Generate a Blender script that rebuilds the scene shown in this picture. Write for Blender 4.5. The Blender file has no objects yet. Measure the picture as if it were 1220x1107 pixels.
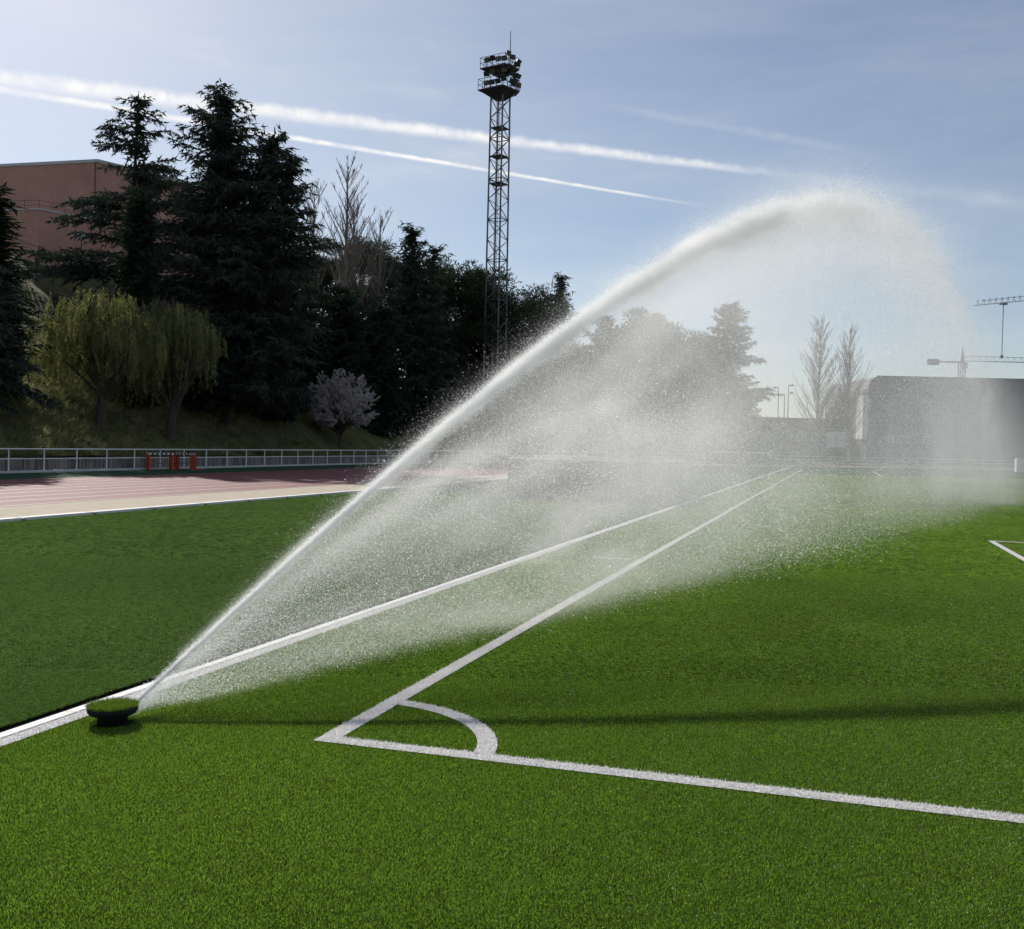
import bpy, math, random
import numpy as np
from mathutils import Vector, Matrix
R = math.radians
S = bpy.context.scene
COL = S.collection
rng = np.random.default_rng(7)
random.seed(7)

# ------------------------------------------------------------------ camera
CAM = (2.653, -5.057, 1.632); YAW = -0.2992; PITCH = -0.0185; ROLL = 0.0220
cd = bpy.data.cameras.new('camera'); cam = bpy.data.objects.new('camera', cd); COL.objects.link(cam)
cd.sensor_width = 36.0; cd.lens = 36.0 * 1236.3 / 1220.0
cd.clip_start = 0.05; cd.clip_end = 6000
_Rv = Vector((math.cos(YAW), -math.sin(YAW), 0))
_F = Vector((math.sin(YAW) * math.cos(PITCH), math.cos(YAW) * math.cos(PITCH), math.sin(PITCH)))
_U = _Rv.cross(_F)
_r = _Rv * math.cos(ROLL) + _U * math.sin(ROLL); _u = -_Rv * math.sin(ROLL) + _U * math.cos(ROLL)
cam.matrix_world = Matrix(((_r.x, _u.x, -_F.x, CAM[0]), (_r.y, _u.y, -_F.y, CAM[1]), (_r.z, _u.z, -_F.z, CAM[2]), (0, 0, 0, 1)))
S.camera = cam

# ------------------------------------------------------------------ sun and sky
SUN_EL = R(33.5); SUN_AZ = R(-47.0)            # azimuth from +Y, positive towards +X
SUN = Vector((math.sin(SUN_AZ) * math.cos(SUN_EL), math.cos(SUN_AZ) * math.cos(SUN_EL), math.sin(SUN_EL)))
sl = bpy.data.lights.new('sun', 'SUN'); sl.energy = 4.6; sl.angle = R(0.53); sl.color = (1.0, 0.955, 0.88)
so = bpy.data.objects.new('sun', sl); COL.objects.link(so)
so.rotation_euler = SUN.to_track_quat('Z', 'Y').to_euler(); so.location = (0, 0, 60)

def link(nt, a, b): nt.links.new(a, b)
world = bpy.data.worlds.new('World'); S.world = world; world.use_nodes = True
nt = world.node_tree; nt.nodes.clear()
def W(t, **k):
    n = nt.nodes.new(t)
    for a, b in k.items(): setattr(n, a, b)
    return n
def wmath(op, a, b=None, c=None, clamp=False):
    n = W('ShaderNodeMath', operation=op, use_clamp=clamp)
    for i, v in enumerate((a, b, c)):
        if v is None: continue
        if isinstance(v, (int, float)): n.inputs[i].default_value = v
        else: link(nt, v, n.inputs[i])
    return n.outputs[0]
tc = W('ShaderNodeTexCoord'); D = tc.outputs['Generated']
sky = W('ShaderNodeTexSky', sky_type='NISHITA'); sky.sun_disc = False
sky.sun_elevation = SUN_EL; sky.sun_rotation = SUN_AZ; sky.altitude = 650; sky.air_density = 1.0; sky.dust_density = 0.9; sky.ozone_density = 2.2
def wdot(v):
    n = W('ShaderNodeVectorMath', operation='DOT_PRODUCT'); link(nt, D, n.inputs[0]); n.inputs[1].default_value = v
    return n.outputs['Value']
def wnoise(scale, detail, rough=0.55, vec=None, stretch=None):
    n = W('ShaderNodeTexNoise'); n.inputs['Scale'].default_value = scale; n.inputs['Detail'].default_value = detail; n.inputs['Roughness'].default_value = rough
    src = D
    if stretch is not None:
        m = W('ShaderNodeMapping'); m.inputs['Rotation'].default_value = stretch[0]; m.inputs['Scale'].default_value = stretch[1]
        link(nt, D, m.inputs['Vector']); src = m.outputs[0]
    link(nt, src, n.inputs['Vector'])
    return n.outputs['Fac']
def wrange(v, a, b, c=0.0, d=1.0):
    n = W('ShaderNodeMapRange', interpolation_type='SMOOTHSTEP'); link(nt, v, n.inputs[0])
    for i, x in enumerate((a, b, c, d)): n.inputs[i + 1].default_value = x
    return n.outputs[0]
nf = wnoise(70, 4); ng = wnoise(22, 3)
def contrail(normal, along, a0, a1, half, amp, soft0, soft1, strength):
    """a straight vapour trail high in the sky: a band round the plane 'normal', between two bearings"""
    off = wdot(normal)
    wob = wmath('MULTIPLY_ADD', nf, amp, -amp * 0.5)
    off = wmath('ABSOLUTE', wmath('ADD', off, wob))
    al = wdot(along)
    wid = wrange(al, a0, a1, half[0], half[1])
    band = wmath('SUBTRACT', 1.0, wmath('DIVIDE', off, wid), clamp=True)
    band = wrange(band, 0.0, 0.95)
    ends = wmath('MULTIPLY', wrange(al, a0 - soft0, a0), wrange(al, a1 - soft1, a1, 1.0, 0.0))
    tex = wmath('MULTIPLY', wrange(ng, 0.25, 0.7, 0.55, 1.0), wrange(nf, 0.3, 0.65, 0.6, 1.0))
    return wmath('MULTIPLY', wmath('MULTIPLY', band, ends), wmath('MULTIPLY', tex, strength))
AL = (0.94, 0.32, 0.05)
trails = [contrail((-0.17332, 0.2375, -0.9558), AL, 0.30, 0.62, (0.008, 0.010), 0.008, 0.12, 0.2, 0.13),
          contrail((-0.17332, 0.2375, -0.9558), AL, -0.50, 0.36, (0.0105, 0.0052), 0.0060, 0.9, 0.26, 0.92),
          contrail((-0.20456, 0.19674, -0.95888), AL, -0.50, 0.225, (0.0050, 0.0020), 0.0018, 0.9, 0.12, 0.95),
          contrail((-0.23728, 0.26038, -0.9359), AL, 0.16, 0.37, (0.006, 0.006), 0.006, 0.05, 0.12, 0.13)]
cir = wnoise(2.6, 6, 0.62, stretch=((0.3, 0.5, 0.2), (1.0, 1.0, 5.0)))
cir2 = wnoise(9.0, 4, 0.6, stretch=((0.1, 0.35, 0.5), (1.0, 1.4, 4.0)))
cirrus = wmath('MULTIPLY', wrange(cir, 0.50, 0.80), wmath('MULTIPLY', wrange(cir2, 0.35, 0.75), 0.42))
cov = wmath('ADD', cirrus, wrange(cir, 0.2, 0.8, 0.10, 0.30))      # a thin even veil of high cloud
trail = trails[0]
for t in trails[1:]: trail = wmath('MAXIMUM', trail, t)
mixc = W('ShaderNodeMix', data_type='RGBA'); link(nt, cov, mixc.inputs['Factor'])
link(nt, sky.outputs[0], mixc.inputs['A']); mixc.inputs['B'].default_value = (9.6, 9.7, 9.9, 1)
mixt = W('ShaderNodeMix', data_type='RGBA'); link(nt, trail, mixt.inputs['Factor']); link(nt, mixc.outputs['Result'], mixt.inputs['A']); mixt.inputs['B'].default_value = (12.6, 12.3, 11.9, 1)
bg = W('ShaderNodeBackground'); bg.inputs['Strength'].default_value = 0.085
link(nt, mixt.outputs['Result'], bg.inputs['Color'])
wo = W('ShaderNodeOutputWorld'); link(nt, bg.outputs[0], wo.inputs['Surface'])

vs = S.view_settings; vs.view_transform = 'Standard'; vs.look = 'None'; vs.gamma = 1.0; vs.use_curve_mapping = False
vs.exposure = 0.0
S.render.engine = 'CYCLES'
cy = S.cycles; cy.max_bounces = 7; cy.diffuse_bounces = 4; cy.glossy_bounces = 3; cy.transmission_bounces = 6; cy.transparent_max_bounces = 12
cy.caustics_reflective = False; cy.caustics_refractive = False; cy.sample_clamp_indirect = 6.0
cy.use_denoising = True; cy.denoiser = 'OPENIMAGEDENOISE'; cy.denoising_input_passes = 'RGB_ALBEDO_NORMAL'; cy.use_adaptive_sampling = True; cy.adaptive_threshold = 0.02; cy.adaptive_min_samples = 24

# ------------------------------------------------------------------ materials
def mat(name, build):
    m = bpy.data.materials.new(name); m.use_nodes = True
    t = m.node_tree; t.nodes.clear()
    out = t.nodes.new('ShaderNodeOutputMaterial')
    t.links.new(build(t), out.inputs['Surface'])
    return m
def N(t, typ, **k):
    n = t.nodes.new(typ)
    for a, b in k.items():
        if a.startswith('_'): n.inputs[a[1:].replace('_', ' ')].default_value = b
        else: setattr(n, a, b)
    return n
def pos(t, scale=(1, 1, 1)):
    g = t.nodes.new('ShaderNodeNewGeometry'); m = t.nodes.new('ShaderNodeMapping'); m.inputs['Scale'].default_value = scale
    t.links.new(g.outputs['Position'], m.inputs['Vector']); return m.outputs[0]
def noise(t, scale, detail=4, rough=0.55, vec=None):
    n = N(t, 'ShaderNodeTexNoise'); n.inputs['Scale'].default_value = scale; n.inputs['Detail'].default_value = detail; n.inputs['Roughness'].default_value = rough
    t.links.new(vec if vec is not None else pos(t), n.inputs['Vector']); return n.outputs['Fac']
def ramp(t, fac, stops):
    n = N(t, 'ShaderNodeValToRGB'); e = n.color_ramp.elements
    while len(e) < len(stops): e.new(0.5)
    for el, (p, c) in zip(e, stops): el.position = p; el.color = (*c, 1)
    t.links.new(fac, n.inputs[0]); return n.outputs[0]
def bump(t, h, strength, dist):
    b = N(t, 'ShaderNodeBump'); b.inputs['Strength'].default_value = strength; b.inputs['Distance'].default_value = dist
    t.links.new(h, b.inputs['Height']); return b.outputs[0]
def simple(name, c1, c2, scale=3.0, rough=0.8, bumpk=None, metallic=0.0, spec=0.5, lo=0.3, hi=0.7):
    def b(t):
        p = N(t, 'ShaderNodeBsdfPrincipled'); p.inputs['Roughness'].default_value = rough; p.inputs['Metallic'].default_value = metallic
        p.inputs['Specular IOR Level'].default_value = spec
        f = noise(t, scale, 6, 0.6)
        t.links.new(ramp(t, f, [(lo, c1), (hi, c2)]), p.inputs['Base Color'])
        if bumpk: t.links.new(bump(t, noise(t, bumpk[0], 3), bumpk[1], bumpk[2]), p.inputs['Normal'])
        return p.outputs[0]
    return mat(name, b)
def leafy(name, c1, c2, scale=0.8, trans=0.45, rough=0.55, gloss=0.05, fine=None, each=None):
    """thin leaf: reflects and lets light through"""
    def b(t):
        col = ramp(t, noise(t, scale, 3, 0.6), [(0.32, c1), (0.68, c2)])
        if fine:
            g = N(t, 'ShaderNodeMix', data_type='RGBA', blend_type='MULTIPLY'); g.inputs['Factor'].default_value = 1.0
            t.links.new(col, g.inputs['A']); t.links.new(ramp(t, noise(t, fine, 1), [(0.3, (0.55, 0.55, 0.55)), (0.7, (1.3, 1.3, 1.3))]), g.inputs['B']); col = g.outputs['Result']
        if each:                                   # tufts lighter or darker at random: small shadows painted into the fibre colour
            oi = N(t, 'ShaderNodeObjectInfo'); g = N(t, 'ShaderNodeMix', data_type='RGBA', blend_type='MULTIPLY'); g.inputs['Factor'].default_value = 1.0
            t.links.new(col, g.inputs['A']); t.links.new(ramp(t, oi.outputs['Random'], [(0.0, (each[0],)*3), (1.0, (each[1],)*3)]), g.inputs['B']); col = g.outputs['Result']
        d = N(t, 'ShaderNodeBsdfDiffuse'); r = N(t, 'ShaderNodeBsdfTranslucent'); t.links.new(col, d.inputs[0]); t.links.new(col, r.inputs[0])
        m = N(t, 'ShaderNodeMixShader'); m.inputs[0].default_value = trans; t.links.new(d.outputs[0], m.inputs[1]); t.links.new(r.outputs[0], m.inputs[2])
        if gloss <= 0: return m.outputs[0]
        g = N(t, 'ShaderNodeBsdfGlossy'); g.inputs['Roughness'].default_value = rough; g.inputs['Color'].default_value = (1, 1, 1, 1)
        m2 = N(t, 'ShaderNodeMixShader'); m2.inputs[0].default_value = gloss; t.links.new(m.outputs[0], m2.inputs[1]); t.links.new(g.outputs[0], m2.inputs[2])
        return m2.outputs[0]
    return mat(name, b)

M = {}
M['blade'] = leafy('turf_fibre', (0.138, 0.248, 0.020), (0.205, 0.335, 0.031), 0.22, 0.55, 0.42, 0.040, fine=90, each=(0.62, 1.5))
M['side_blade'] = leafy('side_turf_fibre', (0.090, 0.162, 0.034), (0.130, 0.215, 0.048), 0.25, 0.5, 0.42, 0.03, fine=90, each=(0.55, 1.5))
M['white_blade'] = leafy('white_turf_fibre', (0.72, 0.70, 0.69), (0.82, 0.80, 0.79), 2.0, 0.35, 0.4, 0.02)
M['turf'] = simple('turf_backing', (0.016, 0.040, 0.004), (0.030, 0.066, 0.007), 2.5, 1.0, (160, 0.6, 0.02), spec=0.0)
M['white_line'] = simple('white_turf_backing', (0.55, 0.54, 0.53), (0.72, 0.71, 0.70), 60, 0.9, (150, 0.5, 0.01), spec=0.2)
M['ground'] = simple('dry_earth', (0.10, 0.085, 0.06), (0.16, 0.14, 0.09), 0.4, 0.95)
M['rubber'] = simple('dark_gutter', (0.012, 0.014, 0.010), (0.04, 0.042, 0.034), 25, 0.9, (120, 0.6, 0.02))
M['track'] = simple('red_tartan', (0.145, 0.036, 0.038), (0.19, 0.052, 0.052), 1.2, 0.75, (180, 0.35, 0.006), spec=0.26)
M['apron'] = simple('beige_tartan', (0.40, 0.335, 0.255), (0.50, 0.43, 0.335), 2.2, 0.85, (140, 0.35, 0.006), spec=0.15)
M['lane'] = simple('lane_paint', (0.50, 0.44, 0.43), (0.65, 0.60, 0.58), 5, 0.6)
M['verge'] = simple('verge_turf', (0.016, 0.050, 0.026), (0.028, 0.075, 0.036), 3, 0.9, (60, 0.4, 0.02), spec=0.2)
M['white_paint'] = simple('white_paint', (0.66, 0.66, 0.66), (0.82, 0.82, 0.82), 6, 0.5)
M['kerb'] = simple('pale_kerb', (0.62, 0.61, 0.59), (0.84, 0.83, 0.81), 22, 0.75, (90, 0.3, 0.004))
def wall_mat(t):
    p = N(t, 'ShaderNodeBsdfPrincipled', _Roughness=0.9)
    a = noise(t, 1.3, 6, 0.65); b = noise(t, 3.0, 5, 0.6, pos(t, (1, 3.5, 0.25)))
    m = N(t, 'ShaderNodeMix', data_type='RGBA', blend_type='MULTIPLY'); m.inputs['Factor'].default_value = 1.0
    t.links.new(ramp(t, a, [(0.3, (0.22, 0.20, 0.18)), (0.7, (0.34, 0.31, 0.28))]), m.inputs['A'])
    t.links.new(ramp(t, b, [(0.40, (0.35, 0.34, 0.33)), (0.58, (1, 1, 1))]), m.inputs['B'])
    t.links.new(m.outputs['Result'], p.inputs['Base Color']); return p.outputs[0]
M['concrete'] = mat('stained_concrete', wall_mat)
def brick_mat(t):
    p = N(t, 'ShaderNodeBsdfPrincipled', _Roughness=0.88)
    tcn = N(t, 'ShaderNodeTexCoord'); b = N(t, 'ShaderNodeTexBrick'); t.links.new(tcn.outputs['UV'], b.inputs['Vector'])
    b.inputs['Color1'].default_value = (0.56, 0.27, 0.20, 1); b.inputs['Color2'].default_value = (0.49, 0.235, 0.175, 1); b.inputs['Mortar'].default_value = (0.50, 0.36, 0.30, 1)
    b.inputs['Scale'].default_value = 1.0; b.inputs['Brick Width'].default_value = 0.25; b.inputs['Row Height'].default_value = 0.07; b.inputs['Mortar Size'].default_value = 0.008
    m = N(t, 'ShaderNodeMix', data_type='RGBA', blend_type='MULTIPLY'); m.inputs['Factor'].default_value = 0.8
    t.links.new(b.outputs['Color'], m.inputs['A']); t.links.new(ramp(t, noise(t, 0.5, 6, 0.65), [(0.3, (0.78, 0.76, 0.76)), (0.7, (1.1, 1.08, 1.05))]), m.inputs['B'])
    t.links.new(m.outputs['Result'], p.inputs['Base Color']); return p.outputs[0]
M['brick'] = mat('red_brick', brick_mat)
M['coping'] = simple('coping_stone', (0.45, 0.45, 0.46), (0.6, 0.6, 0.6), 2, 0.7)
M['steel'] = simple('galvanised_steel', (0.10, 0.10, 0.11), (0.17, 0.17, 0.18), 2, 0.55, metallic=0.3)
M['dark_steel'] = simple('dark_steel', (0.035, 0.036, 0.040), (0.06, 0.06, 0.065), 3, 0.55, metallic=0.2)
M['lamp_glass'] = simple('lamp_glass', (0.030, 0.032, 0.034), (0.08, 0.085, 0.09), 2, 0.2, spec=0.8)
M['bark'] = simple('brown_bark', (0.045, 0.034, 0.026), (0.085, 0.066, 0.05), 6, 0.95, (18, 0.6, 0.03))
M['pale_bark'] = simple('pale_bark', (0.16, 0.135, 0.11), (0.26, 0.225, 0.19), 5, 0.95)
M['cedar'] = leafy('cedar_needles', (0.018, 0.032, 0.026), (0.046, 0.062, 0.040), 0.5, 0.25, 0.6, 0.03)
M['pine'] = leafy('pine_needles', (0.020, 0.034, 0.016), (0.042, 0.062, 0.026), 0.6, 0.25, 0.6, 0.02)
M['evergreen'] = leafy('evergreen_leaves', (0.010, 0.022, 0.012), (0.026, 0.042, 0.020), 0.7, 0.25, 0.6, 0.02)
M['willow'] = leafy('willow_leaves', (0.135, 0.155, 0.040), (0.260, 0.270, 0.092), 0.9, 0.5, 0.5, 0.03)
M['blossom'] = leafy('blossom', (0.50, 0.46, 0.46), (0.68, 0.63, 0.63), 2.0, 0.4, 0.6, 0.0)
M['bank'] = simple('bank_soil_and_grass', (0.050, 0.066, 0.020), (0.13, 0.12, 0.055), 0.7, 0.95, (8, 0.7, 0.08), spec=0.1)
M['bank_grass'] = leafy('long_dry_grass', (0.13, 0.16, 0.05), (0.42, 0.38, 0.21), 0.9, 0.45, 0.5, 0.02)
M['black_plastic'] = simple('black_plastic', (0.008, 0.008, 0.008), (0.018, 0.018, 0.018), 20, 0.75, spec=0.25)
M['brass'] = simple('brass_nozzle', (0.25, 0.18, 0.08), (0.35, 0.26, 0.12), 20, 0.35, metallic=0.9)
M['tarp'] = simple('grey_tarpaulin', (0.030, 0.032, 0.036), (0.055, 0.058, 0.062), 1.4, 0.6, (3, 0.5, 0.06))
M['tarp_trim'] = simple('pale_piping', (0.45, 0.46, 0.48), (0.6, 0.6, 0.6), 3, 0.6)
M['cladding'] = simple('grey_cladding', (0.10, 0.10, 0.105), (0.13, 0.13, 0.135), 0.4, 0.6, spec=0.3)  # lightened grey: haze of the mist over the hall is put into the colour
M['pale_wall'] = simple('pale_render', (0.55, 0.55, 0.55), (0.68, 0.68, 0.67), 0.7, 0.8)
M['grey_wall'] = simple('grey_render', (0.085, 0.075, 0.068), (0.13, 0.115, 0.10), 0.5, 0.85)
M['glass'] = simple('window_glass', (0.10, 0.12, 0.14), (0.16, 0.18, 0.2), 0.5, 0.1, spec=0.9)
M['orange'] = simple('orange_red_paint', (0.42, 0.050, 0.014), (0.55, 0.075, 0.020), 4, 0.5)
M['crane'] = simple('crane_steel', (0.20, 0.20, 0.21), (0.27, 0.27, 0.27), 1, 0.6)
M['green_sheet'] = simple('green_mesh_panel', (0.05, 0.09, 0.07), (0.07, 0.12, 0.09), 3, 0.7)
def water_mat(t):
    d = N(t, 'ShaderNodeBsdfDiffuse'); r = N(t, 'ShaderNodeBsdfTranslucent')
    for n in (d, r): n.inputs['Color'].default_value = (0.96, 0.97, 0.97, 1)
    m = N(t, 'ShaderNodeMixShader'); m.inputs[0].default_value = 0.62; t.links.new(d.outputs[0], m.inputs[1]); t.links.new(r.outputs[0], m.inputs[2])
    return m.outputs[0]
M['water'] = mat('water_drops', water_mat)
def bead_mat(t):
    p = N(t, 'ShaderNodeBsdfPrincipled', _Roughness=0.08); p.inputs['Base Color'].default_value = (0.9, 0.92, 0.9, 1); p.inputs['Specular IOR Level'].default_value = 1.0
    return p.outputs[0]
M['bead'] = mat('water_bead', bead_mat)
def stripe_mat(t):
    p = N(t, 'ShaderNodeBsdfPrincipled', _Roughness=0.5)
    tcn = N(t, 'ShaderNodeTexCoord'); w = N(t, 'ShaderNodeTexWave', wave_type='BANDS', bands_direction='X', wave_profile='SIN'); w.inputs['Scale'].default_value = 1.45
    t.links.new(tcn.outputs['Object'], w.inputs['Vector'])
    c = ramp(t, w.outputs['Fac'], [(0.49, (0.03, 0.03, 0.03)), (0.51, (0.75, 0.75, 0.75))]); t.links.new(c, p.inputs['Base Color']); return p.outputs[0]
M['stripe'] = mat('striped_board', stripe_mat)

# ------------------------------------------------------------------ mesh helpers
class MB:
    def __init__(s): s.v = []; s.f = []
    def box(s, lo, hi, skew=(0, 0)):
        x0, y0, z0 = lo; x1, y1, z1 = hi; b = len(s.v)
        s.v += [(x0, y0, z0), (x1, y0, z0), (x1, y1, z0), (x0, y1, z0), (x0, y0, z1), (x1, y0, z1), (x1, y1, z1), (x0, y1, z1)]
        s.f += [(b, b+3, b+2, b+1), (b+4, b+5, b+6, b+7), (b, b+1, b+5, b+4), (b+1, b+2, b+6, b+5), (b+2, b+3, b+7, b+6), (b+3, b, b+4, b+7)]
        return s
    def tube(s, pts, rad, n=6, caps=True):
        pts = [Vector(p) for p in pts]; rad = [rad] * len(pts) if isinstance(rad, (int, float)) else rad
        b = len(s.v)
        for i, p in enumerate(pts):
            d = (pts[min(i+1, len(pts)-1)] - pts[max(i-1, 0)]).normalized()
            a = d.orthogonal().normalized() if abs(d.z) > 0.9 else d.cross(Vector((0, 0, 1))).normalized()
            if abs(d.z) > 0.9: a = Vector((1, 0, 0)); a = (a - d * a.dot(d)).normalized()
            c = d.cross(a)
            for k in range(n):
                t = 2 * math.pi * (k + 0.5) / n
                s.v.append(tuple(p + (a * math.cos(t) + c * math.sin(t)) * rad[i]))
        for i in range(len(pts) - 1):
            for k in range(n):
                s.f.append((b + i*n + k, b + i*n + (k+1) % n, b + (i+1)*n + (k+1) % n, b + (i+1)*n + k))
        if caps:
            s.f.append(tuple(b + k for k in reversed(range(n)))); s.f.append(tuple(b + (len(pts)-1)*n + k for k in range(n)))
        return s
    def lathe(s, prof, n=24, c=(0, 0, 0)):
        b = len(s.v)
        for r, z in prof:
            for k in range(n): s.v.append((c[0] + r * math.cos(2*math.pi*k/n), c[1] + r * math.sin(2*math.pi*k/n), c[2] + z))
        for i in range(len(prof) - 1):
            for k in range(n): s.f.append((b+i*n+k, b+i*n+(k+1) % n, b+(i+1)*n+(k+1) % n, b+(i+1)*n+k))
        s.f.append(tuple(b + k for k in reversed(range(n)))); s.f.append(tuple(b + (len(prof)-1)*n + k for k in range(n)))
        return s
    def prism(s, poly, z0, z1):
        b = len(s.v); n = len(poly)
        s.v += [(x, y, z0) for x, y in poly] + [(x, y, z1) for x, y in poly]
        s.f += [tuple(b + k for k in reversed(range(n))), tuple(b + n + k for k in range(n))]
        for k in range(n): s.f.append((b+k, b+(k+1) % n, b+n+(k+1) % n, b+n+k))
        return s
    def quad(s, a, b_, c, d):
        b = len(s.v); s.v += [a, b_, c, d]; s.f.append((b, b+1, b+2, b+3)); return s
    def mesh(s, name, m, smooth=False):
        me = bpy.data.meshes.new(name); me.from_pydata(s.v, [], s.f); me.materials.append(m)
        if smooth: me.shade_smooth()
        me.update(); return me
    def build(s, name, m, parent=None, smooth=False, loc=None):
        return put(name, s.mesh(name, m, smooth), parent, loc)
def put(name, me, parent=None, loc=None):
    o = bpy.data.objects.new(name, me); COL.objects.link(o)
    if parent: o.parent = parent
    if loc: o.location = loc
    return o
def tris(name, V, m, extra=None):
    """V: (n,3,3) array of triangles -> mesh; extra = (verts, faces) of another plain mesh joined in"""
    V = np.asarray(V, np.float32); n = len(V)
    me = bpy.data.meshes.new(name); me.vertices.add(n*3); me.vertices.foreach_set('co', V.reshape(-1))
    me.loops.add(n*3); me.loops.foreach_set('vertex_index', np.arange(n*3, dtype=np.int32))
    me.polygons.add(n); me.polygons.foreach_set('loop_start', np.arange(0, n*3, 3, dtype=np.int32))
    me.materials.append(m); me.update(calc_edges=True); return me
def tag(o, label=None, cat=None, group=None, kind=None):
    if label: o['label'] = label
    if cat: o['category'] = cat
    if group: o['group'] = group
    if kind: o['kind'] = kind
    return o
def thing(name, label, cat, loc=(0, 0, 0), rz=0.0, group=None):
    o = bpy.data.objects.new(name, None); COL.objects.link(o); o.location = loc; o.rotation_euler = (0, 0, rz)
    o.empty_display_size = 0.2
    return tag(o, label, cat, group)
def copy_tree(o, parent=None):
    c = o.copy(); COL.objects.link(c); c.parent = parent
    for ch in list(o.children): copy_tree(ch, c)
    return c
def unit(a): return a / np.maximum(np.linalg.norm(a, axis=-1, keepdims=True), 1e-9)
def rdir(n): return unit(rng.normal(size=(n, 3)))
def leaf(p, d, ln, wd):
    """triangles with their base at p, pointing along d"""
    n = len(p); d = unit(d); s = unit(np.cross(d, rdir(n))); ln = np.broadcast_to(ln, n)[:, None]; wd = np.broadcast_to(wd, n)[:, None]
    return np.stack([p - s*wd*0.5, p + s*wd*0.5, p + d*ln], 1)

# ------------------------------------------------------------------ the setting
PX, PY, RAD = 25.7, 89.7, 56.0     # centre of the track's far bend, radius of the railing there
def path(off, y0, a1=-0.2, step=3.0, ang=0.05):
    """points along the track at distance off outside x = -12, up the straight and round the bend"""
    x = -12 - off; pts = []; y = y0
    while y < PY - 0.01: pts.append((x, y)); y += step
    a = math.pi; r = PX - x
    while a > a1: pts.append((PX + r * math.cos(a), PY + r * math.sin(a))); a -= ang
    return pts
def strip(a, b, z):
    m = MB(); n = len(a)
    for i in range(n): m.v += [(a[i][0], a[i][1], z), (b[i][0], b[i][1], z)]
    for i in range(n - 1): m.f.append((2*i, 2*i+2, 2*i+3, 2*i+1))
    return m
def band(name, o0, o1, z, m, y0=-60, kind='structure'):
    return strip(path(o0, y0), path(o1, y0), z).build(name, m)
g = MB().quad((-3000, -3000, -0.08), (3000, -3000, -0.08), (3000, 3000, -0.08), (-3000, 3000, -0.08)).build('ground', M['ground']); tag(g, 'dry earth ground around the sports field', kind='structure')
m = MB(); inner = path(0.0, -60)
pl = [(-1.44, -60)] + [(-1.44, 127.0)] + [p for p in inner if p[0] > -1.4 and p[1] > PY] + [(63, -60)]
m.v = [(x, y, 0.0) for x, y in pl]; m.f = [tuple(reversed(range(len(pl))))]
turf = m.build('pitch_turf', M['turf']); tag(turf, 'green artificial turf of the football pitch', kind='structure')
pl = [(-12, -60)] + [p for p in inner if p[0] <= -1.73 and p[1] > -59] + [(-1.73, 122.5), (-1.73, -60)]
m = MB(); m.v = [(x, y, 0.0) for x, y in pl]; m.f = [tuple(reversed(range(len(pl))))]
turf2 = m.build('side_turf', M['turf']); tag(turf2, 'green artificial turf between white edging and running track', kind='structure')
gut = MB().box((-1.79, -20, -0.07), (-1.63, 122, -0.03)).build('drain_channel', M['rubber']); tag(gut, 'dark drain channel behind the white edging strip', kind='structure')
# white edging strip, in lengths
ed = thing('edging_kerb', 'long white edging strip running past the pop-up sprinkler', 'edging', (-1.5, 0, 0))
seg = MB(); seg.box((-0.125, 0.0, -0.06), (-0.055, 2.994, 0.010))
segm = seg.mesh('edging_length', M['kerb'])
for i in range(42): put('edging_length', segm, ed, (0, -6 + 3*i, 0))
band('track_apron', 0.22, 3.1, 0.000, M['apron']); tag(bpy.data.objects['track_apron'], 'beige synthetic apron along the inside of the track', kind='structure')
tr = band('running_track', 3.1, 13.5, 0.004, M['track']); tag(tr, 'dark red eight lane running track', kind='structure')
for i in range(9):
    o = 3.14 + i * 1.28
    strip(path(o, -60), path(o + 0.06, -60), 0.008).build('lane_line', M['lane'], tr)
vg = band('verge', 13.5, 18.2, 0.0, M['verge']); tag(vg, 'dark green verge between track and white railing', kind='structure')
# inner kerb of the track, in lengths with dark gaps
tk = thing('track_kerb', 'white kerb with dark joints along inner edge of beige apron', 'kerb', (-12, 0, 0))
km = MB().box((0, 0.03, 0.0), (0.2, 1.97, 0.055)).mesh('kerb_length', M['kerb'])
fm = MB().box((0.02, 0, 0.0), (0.24, 0.06, 0.035)).mesh('kerb_bracket', M['dark_steel'])
for i in range(30):
    put('kerb_length', km, tk, (-0.2, 1.0 + 2*i, 0)); put('kerb_bracket', fm, tk, (-0.2, 0.97 + 2*i, 0))
kp0 = [p for p in path(0.0, 61)]; kp1 = [p for p in path(0.2, 61)]
km2 = strip(kp0, kp1, 0.055); put('kerb_far_length', km2.mesh('kerb_far_length', M['kerb']), tk, (12, 0, 0))

# embankment
def hill(x, y):
    d = (-30.3 - x) if y < PY else math.hypot(x - PX, y - PY) - RAD
    d -= 1.2
    if d <= 0: return 0.0
    s = 1.0 if y < PY else min(1.0, max(0.0, (-x - 2) / 22))
    s *= 1.0 - 0.7 * min(1.0, max(0.0, (y - 98) / 18))
    return (0.62 + min(d, 25) * 0.58) * s + (0.35 * math.sin(x * 0.9 + y * 0.23) * math.sin(y * 0.5 - x * 0.2) * s if d > 1.5 else 0)
hb = MB(); dl = [0.0, 0.8, 1.6] + [1.6 + 1.15 * k for k in range(1, 24)] + [34, 50, 90, 200]
ps = path(18.3 + 1.2, -40, a1=1.35, step=2.2, ang=0.035)
for i, (x, y) in enumerate(ps):
    if y < PY and x < PX - RAD: nx, ny = -1, 0
    else: l = math.hypot(x - PX, y - PY); nx, ny = (x - PX) / l, (y - PY) / l
    for d in dl:
        X, Y = x + nx * (d + 0.02), y + ny * (d + 0.02); hb.v.append((X, Y, hill(X, Y) + random.uniform(-0.08, 0.08)))
k = len(dl)
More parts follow.
